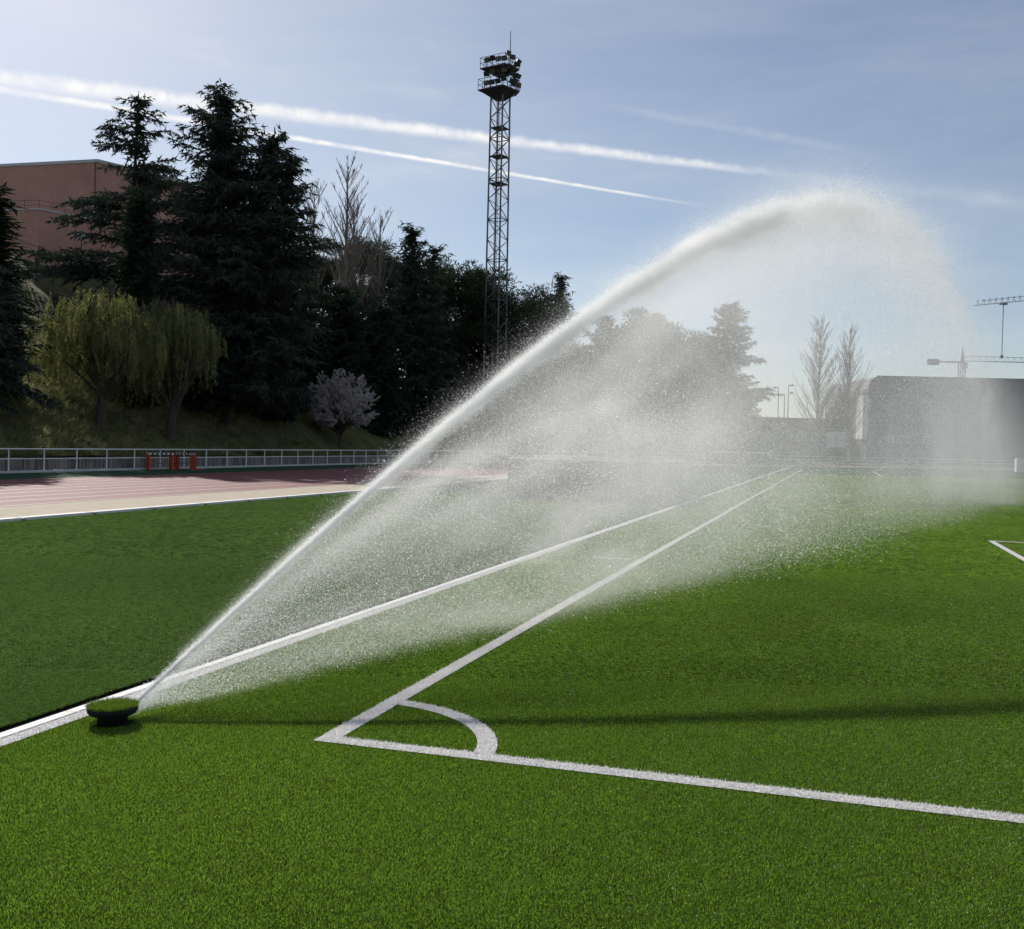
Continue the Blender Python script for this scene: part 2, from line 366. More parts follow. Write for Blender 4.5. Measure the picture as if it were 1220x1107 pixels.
for i in range(len(ps) - 1):
    for j in range(k - 1): hb.f.append((i*k+j, i*k+j+1, (i+1)*k+j+1, (i+1)*k+j))
hl = hb.build('embankment', M['bank'], smooth=True); tag(hl, 'steep grassy bank rising behind the railing', kind='structure')

# retaining wall at the foot of the bank, in cast lengths
rw = thing('retaining_wall', 'low stained concrete wall at foot of grassy bank', 'wall')
a = path(18.3 + 0.9, 8, a1=2.2); b = path(18.3 + 1.2, 8, a1=2.2)
for i in range(len(a) - 1):
    q = MB().prism([a[i], b[i], b[i+1], a[i+1]], -0.05, 0.60 + 0.02 * math.sin(i * 2.1)); q.build('wall_length', M['concrete'], rw)

# ------------------------------------------------------------------ markings (white fibre woven in the turf)
LW = 0.11
def blades_on(P, h, w, lean):
    n = len(P); d = np.stack([rng.normal(0, lean, n), rng.normal(0, lean, n), np.ones(n)], 1)
    return leaf(P, d, h * rng.uniform(0.7, 1.15, n), w)
def marking(name, quads, label, dens, edge=0.0):
    """quads: list of 4-corner ground polygons; tufts stand on them"""
    m = MB(); T = []
    for q in quads:
        m.quad(*[(x, y, 0.004 if dens > 8000 else 0.012 if dens > 3500 else 0.021) for x, y in q])
        q = np.array(q); ar = np.linalg.norm(np.cross(np.append(q[1]-q[0], 0), np.append(q[3]-q[0], 0)))
        n = int(ar * dens)
        if n:
            u, v = rng.uniform(0, 1, (2, n, 1)); P = (q[0]*(1-u) + q[1]*u)*(1-v) + (q[3]*(1-u) + q[2]*u)*v
            T.append(blades_on(np.c_[P, np.full(n, 0.003)], 0.017, 0.0055, 0.45))
    o = m.build(name, M['white_line']); tag(o, label, kind='structure')
    if T:
        c = put('fibres', tris('fibres', np.concatenate(T), M['white_blade']), o); c['kind'] = 'stuff'
    return o
def seg_y(x, y0, y1, w=LW, step=None): return [[(x, y0), (x + w, y0), (x + w, y1), (x, y1)]]
marking('goal_line', [[(0, 0), (9, 0), (9, LW), (0, LW)]], 'white goal line crossing the near turf from corner arc', 14000)
marking('goal_line', [[(9, 0), (52, 0), (52, LW), (9, LW)]], 'white goal line running on across the pitch', 0)
marking('touch_line', [[(0, LW), (LW, LW), (LW, 9), (0, 9)]], 'white touch line leading away from the corner arc', 14000)
marking('touch_line', [[(0, 9), (LW, 9), (LW, 22), (0, 22)]], 'white touch line leading away from the corner arc', 6000)
marking('touch_line', [[(0, 22), (LW, 22), (LW, 95), (0, 95)]], 'white touch line leading away from the corner arc', 700)
arc = []
for i in range(14):
    t0, t1 = [math.asin(LW/1.0) + (math.pi/2 - 2*math.asin(LW/1.0)) * (i + e) / 14 for e in (0, 1)]
    ri, ro = 1 - LW, 1.0
    arc.append([(ri*math.cos(t0), ri*math.sin(t0)), (ro*math.cos(t0), ro*math.sin(t0)), (ro*math.cos(t1), ro*math.sin(t1)), (ri*math.cos(t1), ri*math.sin(t1))])
marking('edging_line', [[(-1.553, -8), (-1.447, -8), (-1.447, 12), (-1.553, 12)]], 'white fibre line woven along the white edging strip', 9000)
marking('edging_line', [[(-1.553, 12), (-1.447, 12), (-1.447, 118), (-1.553, 118)]], 'white fibre line woven along the white edging strip', 0)
marking('corner_arc', arc, 'white quarter circle arc inside the pitch corner', 14000)
marking('corner_distance_mark', [[(-0.66, 9.78), (-0.09, 9.78), (-0.09, 9.86), (-0.66, 9.86)]], 'short white tick mark outside the touch line', 3000)
marking('penalty_area_line', [[(5.53, 0.115), (5.53 + LW, 0.115), (5.53 + LW, 16.43), (5.53, 16.43)], [(5.53, 16.43), (45.8, 16.43), (45.8, 16.54), (5.53, 16.54)]], 'white penalty area lines meeting in a corner', 4000)
marking('far_goal_line', [[(LW, 94.85), (52, 94.85), (52, 95), (LW, 95)]], 'white goal line at the far end of the pitch', 0)
marking('halfway_line', [[(LW, 47.3), (52, 47.3), (52, 47.42), (LW, 47.42)]], 'white line crossing the middle of the pitch', 0)
marking('far_area_line', [[(6.0, 72.5), (6.14, 72.5), (6.14, 92), (6.0, 92)]], 'short white area line far up the pitch', 0)
marking('run_up_line', [[(-3.40, 21.4), (-3.33, 21.4), (-3.10, 26.0), (-3.17, 26.0)]], 'thin white line on turf leading to the covered mat', 0)

# ------------------------------------------------------------------ turf fibres: tufts instanced on points (geometry nodes)
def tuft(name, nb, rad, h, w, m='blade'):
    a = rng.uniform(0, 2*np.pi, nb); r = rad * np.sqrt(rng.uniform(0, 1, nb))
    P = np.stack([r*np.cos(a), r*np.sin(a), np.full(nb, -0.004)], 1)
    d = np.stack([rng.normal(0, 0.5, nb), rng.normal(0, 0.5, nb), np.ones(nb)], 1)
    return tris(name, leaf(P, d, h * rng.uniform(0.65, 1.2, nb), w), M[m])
protos = bpy.data.collections.new('tuft_library')       # not linked to the scene: only mesh data for the nodes
def scatter(name, P, tm, parent, smin=0.8, smax=1.2):
    me = bpy.data.meshes.new(name); me.vertices.add(len(P)); me.vertices.foreach_set('co', np.asarray(P, np.float32).reshape(-1)); me.update()
    me.materials.append(M['blade'])
    o = put(name, me, parent); o['kind'] = 'stuff'
    po = bpy.data.objects.new(name + '_tuft', tm); protos.objects.link(po)
    ng_ = bpy.data.node_groups.new(name, 'GeometryNodeTree')
    ng_.interface.new_socket('Geometry', in_out='INPUT', socket_type='NodeSocketGeometry'); ng_.interface.new_socket('Geometry', in_out='OUTPUT', socket_type='NodeSocketGeometry')
    gi = ng_.nodes.new('NodeGroupInput'); go = ng_.nodes.new('NodeGroupOutput')
    ip = ng_.nodes.new('GeometryNodeInstanceOnPoints'); oi = ng_.nodes.new('GeometryNodeObjectInfo'); oi.inputs['Object'].default_value = po
    rv = ng_.nodes.new('FunctionNodeRandomValue'); rv.data_type = 'FLOAT_VECTOR'; rv.inputs[0].default_value = (-0.12, -0.12, 0); rv.inputs[1].default_value = (0.12, 0.12, 6.28)
    rs = ng_.nodes.new('FunctionNodeRandomValue'); rs.data_type = 'FLOAT'; rs.inputs[2].default_value = smin; rs.inputs[3].default_value = smax
    L = ng_.links
    L.new(gi.outputs[0], ip.inputs['Points']); L.new(oi.outputs['Geometry'], ip.inputs['Instance']); L.new(rv.outputs[0], ip.inputs['Rotation']); L.new(rs.outputs[1], ip.inputs['Scale']); L.new(ip.outputs[0], go.inputs[0])
    md = o.modifiers.new('tufts', 'NODES'); md.node_group = ng_
    return o
FW = np.array([math.sin(YAW), math.cos(YAW)]); RT = np.array([math.cos(YAW), -math.sin(YAW)]); C2 = np.array(CAM[:2])
SPR = np.array([-1.23, -0.09])
def on_line(P):
    x, y = P[:, 0], P[:, 1]; r = np.hypot(x, y); e = 0.004
    m = (y > -e) & (y < LW + e) & (x > -e)
    m |= (x > -e) & (x < LW + e) & (y > -e) & (y < 95)
    m |= (r > 1 - LW - e) & (r < 1 + e) & (x > 0) & (y > 0)
    m |= (x > -0.665) & (x < -0.085) & (y > 9.775) & (y < 9.865)
    m |= (x > 5.53 - e) & (x < 5.64 + e) & (y < 16.54) & (y > 0)
    m |= (y > 16.43 - e) & (y < 16.54 + e) & (x > 5.53) & (x < 45.8)
    m |= np.hypot(x - SPR[0], y - SPR[1]) < 0.125
    return m
def wedge(d0, d1, dens, side, grow=0.0):
    """random turf points between two distances in front of where the photographer stands, with a margin at the sides"""
    hw = 0.62 * d1 + 0.8; g_ = 1 / math.sqrt(dens)
    d, s = [a.reshape(-1) for a in np.meshgrid(np.arange(d0, d1, g_), np.arange(-hw, hw, g_))]; n = len(d)
    d = d + rng.uniform(-0.5, 0.5, n) * g_; s = s + rng.uniform(-0.5, 0.5, n) * g_; k = np.abs(s) < 0.56 * d + 0.8; d, s = d[k], s[k]
    P = C2 + d[:, None]*FW + s[:, None]*RT
    inside = (P[:, 0] > -1.452) & ~on_line(P) if side == 0 else (P[:, 0] < -1.727) & (P[:, 0] > -11.95)
    P = P[inside & (P[:, 1] < 118)]
    return np.c_[P, np.zeros(len(P))]
KINDS = [(9, 0.0105, 0.0150, 0.0030), (16, 0.020, 0.017, 0.0048), (40, 0.055, 0.020, 0.010), (90, 0.17, 0.023, 0.023)]
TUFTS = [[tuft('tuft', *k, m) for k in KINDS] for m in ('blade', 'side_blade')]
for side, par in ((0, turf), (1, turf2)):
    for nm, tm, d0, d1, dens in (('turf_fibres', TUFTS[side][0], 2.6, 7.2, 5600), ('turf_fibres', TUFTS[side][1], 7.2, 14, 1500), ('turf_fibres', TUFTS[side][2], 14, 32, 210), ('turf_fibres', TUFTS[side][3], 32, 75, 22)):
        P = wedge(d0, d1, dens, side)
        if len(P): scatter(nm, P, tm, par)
# water beads caught on the fibres, their sparkle painted in as opaque white
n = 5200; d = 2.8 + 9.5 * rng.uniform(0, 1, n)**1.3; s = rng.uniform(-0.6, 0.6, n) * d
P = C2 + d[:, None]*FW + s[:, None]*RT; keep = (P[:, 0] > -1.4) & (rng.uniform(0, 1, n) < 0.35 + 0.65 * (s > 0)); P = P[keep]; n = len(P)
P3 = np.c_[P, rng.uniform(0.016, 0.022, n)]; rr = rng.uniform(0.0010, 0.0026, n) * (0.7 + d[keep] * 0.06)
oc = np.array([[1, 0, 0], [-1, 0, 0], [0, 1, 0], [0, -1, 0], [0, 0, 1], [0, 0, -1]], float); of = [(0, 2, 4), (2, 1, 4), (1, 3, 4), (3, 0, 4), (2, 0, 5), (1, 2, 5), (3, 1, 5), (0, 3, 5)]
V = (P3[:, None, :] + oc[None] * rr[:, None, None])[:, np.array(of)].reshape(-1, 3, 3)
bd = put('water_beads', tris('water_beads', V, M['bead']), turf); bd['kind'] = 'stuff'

# ------------------------------------------------------------------ pop-up sprinkler
SZ = 0.0
sp = thing('pop_up_sprinkler', 'round pop-up sprinkler with turf covered lid beside white edging', 'sprinkler', (SPR[0], SPR[1], -0.014))
MB().lathe([(0.118, -0.03), (0.118, 0.000), (0.108, 0.003), (0.088, 0.003), (0.088, -0.03)], 32).build('housing_ring', M['black_plastic'], sp, True)
MB().lathe([(0.082, -0.02), (0.082, 0.050), (0.090, 0.054), (0.090, 0.062)], 28).build('riser', M['black_plastic'], sp, True)
MB().lathe([(0.096, 0.062), (0.128, 0.072), (0.138, 0.086), (0.138, 0.106), (0.130, 0.108)], 36).build('lid', M['black_plastic'], sp, True)
n = 2600; a_ = rng.uniform(0, 2*np.pi, n); r_ = 0.133*np.sqrt(rng.uniform(0, 1, n))
P = np.stack([r_*np.cos(a_), r_*np.sin(a_), np.full(n, 0.106)], 1)
dd = np.stack([rng.normal(0, 0.45, n) + 0.5*np.cos(a_)*(r_/0.133)**3, rng.normal(0, 0.45, n) + 0.5*np.sin(a_)*(r_/0.133)**3, np.ones(n)], 1)
lt = put('lid_turf', tris('lid_turf', leaf(P, dd, 0.034*rng.uniform(0.7, 1.2, n), 0.0045), M['blade']), sp); lt['kind'] = 'stuff'
JA = 0.275; JE = 0.548
jd = Vector((math.sin(JA), math.cos(JA), 0))
nz0 = Vector((0, 0, 0.036)) + jd * 0.07; nz1 = nz0 + Vector((jd.x*math.cos(JE), jd.y*math.cos(JE), math.sin(JE))) * 0.10
MB().tube([nz0, nz0.lerp(nz1, 0.6), nz1], [0.022, 0.018, 0.013], 14).build('nozzle', M['brass'], sp, True)
q0 = Vector((0, 0, 0.030)) + jd * 0.08; MB().tube([q0, q0 + Vector((jd.x, jd.y, 0.4)).normalized() * 0.05], [0.012, 0.008], 10).build('side_nozzle', M['brass'], sp, True)

# ------------------------------------------------------------------ the water: drops thrown along a real trajectory with air drag
NOZ = np.array([SPR[0] + nz1.x, SPR[1] + nz1.y, nz1.z])
DT = 0.02; G = np.array([0, 0, -9.81]); WIND = np.array([0.25, -0.35, 0.0])
def launch(az, el, v): return np.stack([np.sin(az)*np.cos(el)*v, np.cos(az)*np.cos(el)*v, np.sin(el)*v], 1)
def fly(P, V, c, steps, tb=None, c2=None, kick=0.0):
    """integrate; after time tb a drop leaves the jet: its drag becomes c2 and it gets a random kick. Returns (steps,n,3), age after leaving"""
    out = np.empty((steps, len(P), 3), np.float32); age = np.empty((steps, len(P)), np.float32); P = P.copy(); V = V.copy()
    off = np.zeros(len(P), bool)
    for i in range(steps):
        out[i] = P; t = i * DT
        if tb is not None:
            new = (~off) & (t >= tb)
            if new.any(): V[new] += rng.normal(0, 1, (new.sum(), 3)) * kick * (0.4 + 0.10*np.linalg.norm(V[new], axis=1, keepdims=True)); off |= new
            cc = np.where(off, c2, c); age[i] = np.where(off, t - tb, -1.0)
        else: cc = c; age[i] = t
        rel = V - WIND * (off[:, None] if tb is not None else 1.0)
        V = V + (G - (cc * np.linalg.norm(rel, axis=1))[:, None] * rel) * DT; P = P + V * DT
    return out, age
drops = []
def collect(T, ok, n, size0, sizer, jit):
    """n drops at random moments of the flights T (steps,drops,3) among those marked ok"""
    idx = np.argwhere(ok[:-1] & (T[1:, :, 2] > 0.0)); k = idx[rng.integers(0, len(idx), n)]; u = rng.uniform(0, 1, (n, 1))
    Q = T[k[:, 0], k[:, 1]] * (1 - u) + T[k[:, 0] + 1, k[:, 1]] * u + rng.normal(0, 1, (n, 3)) * jit
    r = np.hypot(Q[:, 0] - NOZ[0], Q[:, 1] - NOZ[1])
    drops.append((Q, (size0 + sizer * r) * rng.lognormal(0, 0.35, n)))
# main jet
nT = 1500
az = rng.normal(JA, 0.0075, nT); el = rng.normal(JE, 0.0065, nT); v = rng.normal(23.6, 0.6, nT)
P0 = np.repeat(NOZ[None], nT, 0) + rng.normal(0, 0.004, (nT, 3))
jet, _ = fly(P0, launch(az, el, v), np.full(nT, 0.0126), 125)
r = np.hypot(jet[..., 0] - NOZ[0], jet[..., 1] - NOZ[1])
wgt = np.clip(1.15 - r / 21, 0, 1) * (0.75 + 0.25*np.sin(r*1.1 + 2*np.sin(r*0.37)))
kj = rng.uniform(0, 1, r.shape) < wgt
collect(jet, r < 5, 110000, 0.0034, 0.0002, 0.003)
collect(jet, kj & (r < 11), 200000, 0.0030, 0.00034, 0.012)
collect(jet, kj & (r >= 9), 200000, 0.0032, 0.00014, 0.06)
# drops shed by the jet and raining out beneath it
nT = 26000
tb = 2.1 * rng.uniform(0, 1, nT)**0.8
az = rng.normal(JA, 0.012, nT); el = rng.normal(JE, 0.012, nT); v = rng.normal(23.3, 0.8, nT)
c2 = np.clip(rng.lognormal(math.log(0.16), 0.75, nT), 0.03, 2.5)
shed, age = fly(np.repeat(NOZ[None], nT, 0), launch(az, el, v), np.full(nT, 0.0126), 300, tb, c2, 0.28)
ok = (age > 0) & (shed[..., 2] > 0.02)
rs2 = np.hypot(shed[..., 0] - NOZ[0], shed[..., 1] - NOZ[1])
ok &= rng.uniform(0, 1, ok.shape) < np.minimum(1.0, 0.55 + 0.45*np.exp(-np.maximum(age, 0))) * np.exp(-rs2 / 11.0) * np.clip((30 - rs2) / 10, 0, 1)
collect(shed, ok, 850000, 0.0030, 0.00017, 0.06)
# second, lower stream and the fan of drops between it and the ground
nT = 5000
az = rng.normal(JA, 0.05, nT); el = rng.normal(R(27), R(3.0), nT); v = rng.normal(13.5, 1.2, nT)
S0 = np.array([SPR[0] + q0.x + jd.x*0.05, SPR[1] + q0.y + jd.y*0.05, q0.z + 0.02])
tb = rng.uniform(0.15, 1.2, nT); c2 = np.clip(rng.lognormal(math.log(0.22), 0.7, nT), 0.05, 2.5)
st, age = fly(np.repeat(S0[None], nT, 0), launch(az, el, v), np.full(nT, 0.02), 180, tb, c2, 0.22)
collect(st, st[..., 2] > 0.02, 170000, 0.0028, 0.0004, 0.03)
nT = 6000
az = rng.normal(JA - 0.01, 0.06, nT); el = rng.uniform(R(-3), R(33), nT); v = rng.uniform(5, 17, nT)
fan, _ = fly(np.repeat(NOZ[None] - np.array([0, 0, 0.03]), nT, 0), launch(az, el, v), np.clip(rng.lognormal(math.log(0.12), 0.6, nT), 0.03, 1.0), 120)
collect(fan, fan[..., 2] > 0.02, 160000, 0.0027, 0.0005, 0.015)
Q = np.concatenate([q for q, s_ in drops]); s_ = np.concatenate([s_ for q, s_ in drops])
k = Q[:, 2] > 0.01; Q, s_ = Q[k], s_[k]; n = len(Q)
u = rdir(n); w_ = unit(np.cross(u, rdir(n))); s_ = s_[:, None]
V = np.stack([Q + u*s_*0.62, Q + (-0.5*u + 0.87*w_)*s_*0.62, Q + (-0.5*u - 0.87*w_)*s_*0.62], 1)
ws = put('water_spray', tris('water_spray', V, M['water'])); tag(ws, 'white arc of backlit water spray thrown over the pitch', 'water spray', kind='stuff')

# fine mist hanging in the falling curtain of drops
cpm = jet.mean(1); cr = np.hypot(cpm[:, 0] - NOZ[0], cpm[:, 1] - NOZ[1]); cz = cpm[:, 2]
kf = cz > 0.3; c3, c2_, c1, c0 = np.polyfit(cr[kf], cz[kf], 3); rmax = 46.0
zjet = lambda r_: c0 + c1*r_ + c2_*r_**2 + c3*r_**3
def mist(name, r0, r1, n_, rate):
    """a closed body of misty air round the falling curtain between two distances from the nozzle"""
    hull = MB()
    for r_ in np.linspace(r0, r1, n_):
        top = max(0.35, zjet(r_) + 0.35 + 0.05*r_, 5.2*min(1, max(0, (r_ - 14)/8))); hw = 0.22 + 0.085*r_ + max(0, r_ - 12)*0.03
        hull.v += [(r_, -hw, 0.012), (r_, hw, 0.012), (r_, hw, top), (r_, -hw, top)]
    for i in range(n_ - 1):
        for e in range(4): hull.f.append((4*i + e, 4*i + (e+1) % 4, 4*i + 4 + (e+1) % 4, 4*i + 4 + e))
    hull.f += [(3, 2, 1, 0), (4*n_-4, 4*n_-3, 4*n_-2, 4*n_-1)]
    m_ = mist_mat(name); m_.cycles.volume_step_rate = rate
    o = hull.build(name, m_, ws); o.location = (NOZ[0], NOZ[1], 0); o.rotation_euler = (0, 0, math.pi/2 - JA); o['kind'] = 'stuff'
def mist_mat(name):
    mm = bpy.data.materials.new(name); mm.use_nodes = True; t = mm.node_tree; t.nodes.clear()
    def mth(op, a, b=None, c=None, clamp=False):
        n_ = N(t, 'ShaderNodeMath', operation=op, use_clamp=clamp)
        for i_, v_ in enumerate((a, b, c)):
            if v_ is None: continue
            if isinstance(v_, (int, float)): n_.inputs[i_].default_value = float(v_)
            else: t.links.new(v_, n_.inputs[i_])
        return n_.outputs[0]
    def mul(*a):
        o = a[0]
        for b in a[1:]: o = mth('MULTIPLY', o, b)
        return o
    def mrange(v_, a, b, c=0.0, d=1.0):
        n_ = N(t, 'ShaderNodeMapRange', interpolation_type='SMOOTHSTEP'); t.links.new(v_, n_.inputs[0])
        for i_, x_ in enumerate((a, b, c, d)): n_.inputs[i_+1].default_value = float(x_)
        return n_.outputs[0]
    def gauss(v_, sig): q = mth('DIVIDE', v_, sig); return mth('EXPONENT', mth('MULTIPLY', mth('MULTIPLY', q, q), -1.0))
    def comb(x, y, z):
        c_ = N(t, 'ShaderNodeCombineXYZ')
        for i_, v_ in enumerate((x, y, z)):
            if isinstance(v_, (int, float)): c_.inputs[i_].default_value = float(v_)
            else: t.links.new(v_, c_.inputs[i_])
        return c_.outputs[0]
    tcm = N(t, 'ShaderNodeTexCoord'); sx_ = N(t, 'ShaderNodeSeparateXYZ'); t.links.new(tcm.outputs['Object'], sx_.inputs[0]); X_, Y_, Z_ = sx_.outputs
    zj = mth('MULTIPLY_ADD', X_, c3, c2_); zj = mth('MULTIPLY_ADD', X_, zj, c1); zj = mth('MULTIPLY_ADD', X_, zj, c0)
    # streaks: along the flight near the nozzle, falling curtains farther out
    slope = mth('DIVIDE', mth('SUBTRACT', Z_, 0.1), mth('ADD', X_, 0.6))
    s1 = noise(t, 1.0, 2, 0.6, comb(mul(slope, 9.0), mul(X_, 0.45), mul(Y_, 1.6)))
    s2 = noise(t, 1.0, 2.5, 0.65, comb(mth('MULTIPLY_ADD', Z_, 0.22, mul(X_, 0.95)), mul(Y_, 0.9), mul(Z_, 0.20)))
    s3 = noise(t, 1.0, 0, 0.5, comb(mul(X_, 0.30), mul(Y_, 0.3), mul(Z_, 0.35)))
    w1 = mrange(X_, 5.0, 12.0, 1.0, 0.0)
    st_ = mth('ADD', mul(s1, w1), mul(s2, mth('SUBTRACT', 1.0, w1)))
    streak = mul(mrange(st_, 0.34, 0.68, 0.42, 1.75), mrange(s3, 0.3, 0.7, 0.85, 1.15))
    # the jet itself
    dj0 = mth('SUBTRACT', zj, Z_)
    s4 = noise(t, 1.0, 2, 0.6, comb(mul(X_, 1.3), mul(Y_, 4.0), mul(dj0, 4.5)))
    wob = mul(mth('SUBTRACT', s2, 0.5), mul(X_, 0.045))
    dj = mth('SUBTRACT', mth('ADD', zj, wob), Z_)
    sj = mth('MULTIPLY_ADD', X_, 0.0100, 0.018)
    up = mth('LESS_THAN', dj, 0.0); sv = mul(sj, mth('MULTIPLY_ADD', up, -0.45, 1.6))   # soft below, sharper above
    jetd = mul(gauss(dj, sv), gauss(Y_, sj))
    jetd = mul(jetd, mth('DIVIDE', mrange(X_, 4.0, 18.0, 0.50, 0.06), sj), mrange(s4, 0.34, 0.66, 0.05, 2.0))
    halo = mul(gauss(mth('SUBTRACT', dj, mul(sj, 2.5)), mul(sj, 5.0)), gauss(Y_, mul(sj, 3.0)), mrange(X_, 2.0, 8.0, 0.12, 0.32), mrange(X_, 8.0, 19.0, 1.0, 0.22))
    # the curtain of falling drops
    zc = mth('MAXIMUM', zj, mrange(X_, 15.0, 23.0, 0.0, 4.6))
    vert = mul(mrange(mth('SUBTRACT', zc, Z_), -0.15, 0.55), mth('ADD', w1, mul(mth('SUBTRACT', 1.0, w1), mrange(Z_, -0.2, 1.1))))
    lat = gauss(Y_, mth('MULTIPLY_ADD', X_, mrange(X_, 12.0, 30.0, 0.034, 0.044), 0.09))
    along = mul(mrange(X_, 3.0, 15.0, 1.55, 0.27), mrange(X_, 20.0, 45.5, 1.0, 0.0))
    low = mth('SUBTRACT', 1.0, mul(mrange(Z_, 0.8, 5.0), mrange(X_, 9.0, 17.0, 0.25, 0.90)))
    cur = mul(vert, lat, along, streak, low, CURTAIN)
    # second, lower stream
    z2 = mth('MULTIPLY_ADD', X_, mth('MULTIPLY_ADD', X_, -0.037, 0.52), 0.08)
    d2 = mth('SUBTRACT', z2, Z_); sg2 = mth('MULTIPLY_ADD', X_, 0.045, 0.03)
    sec = mul(gauss(d2, sg2), gauss(Y_, sg2), mrange(X_, 4.0, 11.0, 1.0, 0.0), mth('DIVIDE', 0.16, sg2), mrange(st_, 0.32, 0.68, 0.3, 1.7))
    den = mth('ADD', mth('ADD', jetd, halo), mth('ADD', cur, sec))
    vp = N(t, 'ShaderNodeVolumePrincipled'); vp.inputs['Color'].default_value = (0.985, 0.98, 0.97, 1); vp.inputs['Anisotropy'].default_value = 0.62; t.links.new(den, vp.inputs['Density'])
    vo = N(t, 'ShaderNodeOutputMaterial'); t.links.new(vp.outputs[0], vo.inputs['Volume'])
    return mm
CURTAIN = 0.38
mist('mist', 0.3, 11.0, 22, 0.5)
mist('mist', 11.002, 46.0, 44, 0.30)
cy.volume_step_rate = 1.0; cy.volume_max_steps = 160; cy.volume_bounces = 2

# ------------------------------------------------------------------ white railing along the bank and round the bend
rl = thing('railing', 'white two-rail railing between running track and grassy bank', 'railing')
pp = []; y = 22.05
while y < PY: pp.append((-30.3, y, 0.0)); y += 2.05
a = math.pi
while a > 0.9: pp.append((PX + RAD*math.cos(a), PY + RAD*math.sin(a), math.pi - a)); a -= 2.05/RAD
pm = MB().tube([(0, 0, 0.05), (0, 0, 1.02)], 0.032, 8).mesh('post', M['white_paint'])
for x, y, a in pp: put('post', pm, rl, (x, y, 0))
for nm, z, r_ in (('top_rail', 1.02, 0.034), ('mid_rail', 0.60, 0.028)):
    MB().tube([(x, y, z) for x, y, a in pp], r_, 8).build(nm, M['white_paint'], rl)
bk0 = [(x + 0.10, y) if y < PY else (PX + (RAD-0.10)*math.cos(math.pi-a), PY + (RAD-0.10)*math.sin(math.pi-a)) for x, y, a in pp]
bk1 = [(x - 0.10, y) if y < PY else (PX + (RAD+0.10)*math.cos(math.pi-a), PY + (RAD+0.10)*math.sin(math.pi-a)) for x, y, a in pp]
for i in range(0, len(pp) - 1):
    MB().prism([bk0[i], bk1[i], bk1[i+1], bk0[i+1]], -0.02, 0.10).build('base_kerb', M['coping'], rl)

# ------------------------------------------------------------------ hurdles stacked at the railing
def make_hurdle(h=0.86):
    t = thing('hurdle', '', 'hurdle')
    for sx in (-0.56, 0.56):
        MB().box((sx-0.035, -0.02, 0.03), (sx+0.035, 0.02, h-0.05)).build('upright', M['orange'], t)
        MB().box((sx-0.03, -0.03, 0.0), (sx+0.03, 0.62, 0.045)).build('foot', M['orange'], t)
    MB().box((-0.60, -0.035, h-0.08), (0.60, -0.005, h)).build('striped_board', M['stripe'], t)
    MB().box((-0.56, -0.012, 0.32), (0.56, 0.012, 0.35)).build('cross_bar', M['steel'], t)
    return t
h0 = make_hurdle(); first = True
for (bx, by, rz, nst, lab, grp) in ((-29.35, 39.3, 0.85, 6, 'orange legged hurdle with striped board, in the longer stack by the railing', 'hurdles in the longer stack'),
                               (-29.35, 41.0, -0.10, 4, 'orange legged hurdle with striped board, in the shorter stack by the railing', 'hurdles in the shorter stack')):
    for i in range(nst):
        t = h0 if first else copy_tree(h0); first = False
        o = i * 0.13; t.location = (bx - math.sin(rz) * o, by + math.cos(rz) * o, 0.0); t.rotation_euler = (0, 0, rz)
        t['label'] = lab; t['group'] = grp

# ------------------------------------------------------------------ covered landing mat
mt = thing('landing_mat', 'large landing mat under dark grey cover standing beside the pitch', 'landing mat', (-4.62, 28.5, 0))
hx, hy = 2.3, 3.0; b = MB()
prof = [(0.0, 0.00), (0.0, 0.15), (0.02, 1.05), (0.06, 1.20), (0.16, 1.28)]
rings = []
for ins, z in prof:
    ring = []
    for k in range(40):
        t = k / 40 * 4; e = int(t); f = t - e
        c = [(-1, -1), (1, -1), (1, 1), (-1, 1)]; p, q = c[e], c[(e+1) % 4]
        x = (p[0] + (q[0]-p[0])*f) * (hx - ins); y = (p[1] + (q[1]-p[1])*f) * (hy - ins)
        ring.append(len(b.v)); b.v.append((x + 0.03*math.sin(k*2.3+z*3), y + 0.03*math.sin(k*1.7), z - (0.03*math.sin(k*1.9) if z > 1 else 0)))
    rings.append(ring)
for i in range(len(rings)-1):
    for k in range(40): b.f.append((rings[i][k], rings[i][(k+1) % 40], rings[i+1][(k+1) % 40], rings[i+1][k]))
b.f.append(tuple(rings[-1]))
b.build('cover', M['tarp'], mt, False)
MB().tube([(x*(hx-0.03), y*(hy-0.03), 1.235) for x, y in ((-1, -1), (0, -1), (1, -1), (1, 0), (1, 1), (0, 1), (-1, 1), (-1, 0), (-1, -1))], 0.022, 6).build('piping', M['tarp_trim'], mt)

# ------------------------------------------------------------------ floodlight mast
ms = thing('floodlight_mast', 'tall lattice floodlight mast with lamp platforms and thin aerial', 'floodlight mast', (-29.75, 93.4, 0), R(-14))
HT = 36.6; wb, wt = 0.82, 0.68
def half(z): return wb + (wt - wb) * z / HT
def corner(i, z):
    h = half(z); return ((-h, -h, z), (h, -h, z), (h, h, z), (-h, h, z))[i % 4]
for i in range(4): MB().tube([corner(i, 0), corner(i, HT)], 0.085, 6).build('leg', M['steel'], ms)
br = MB(); zz = [k * 1.0 for k in range(37)]
for k in range(36):
    z0, z1 = zz[k], min(zz[k+1], HT)
    for i in range(4):
        p, q = (corner(i, z0), corner(i+1, z1)) if (k + i) % 2 == 0 else (corner(i+1, z0), corner(i, z1))
        br.tube([p, q], 0.042, 4, False)
        if k % 4 == 0: br.tube([corner(i, z0), corner(i+1, z0)], 0.05, 4, False)
o = br.build('lattice_bracing', M['steel'], ms); o['kind'] = 'stuff'
for z in (16.0, 27.5, 30.2, 33.0): MB().box((-half(z), -half(z), z), (half(z), half(z), z + 0.08)).build('rest_platform', M['dark_steel'], ms)
ld = MB()
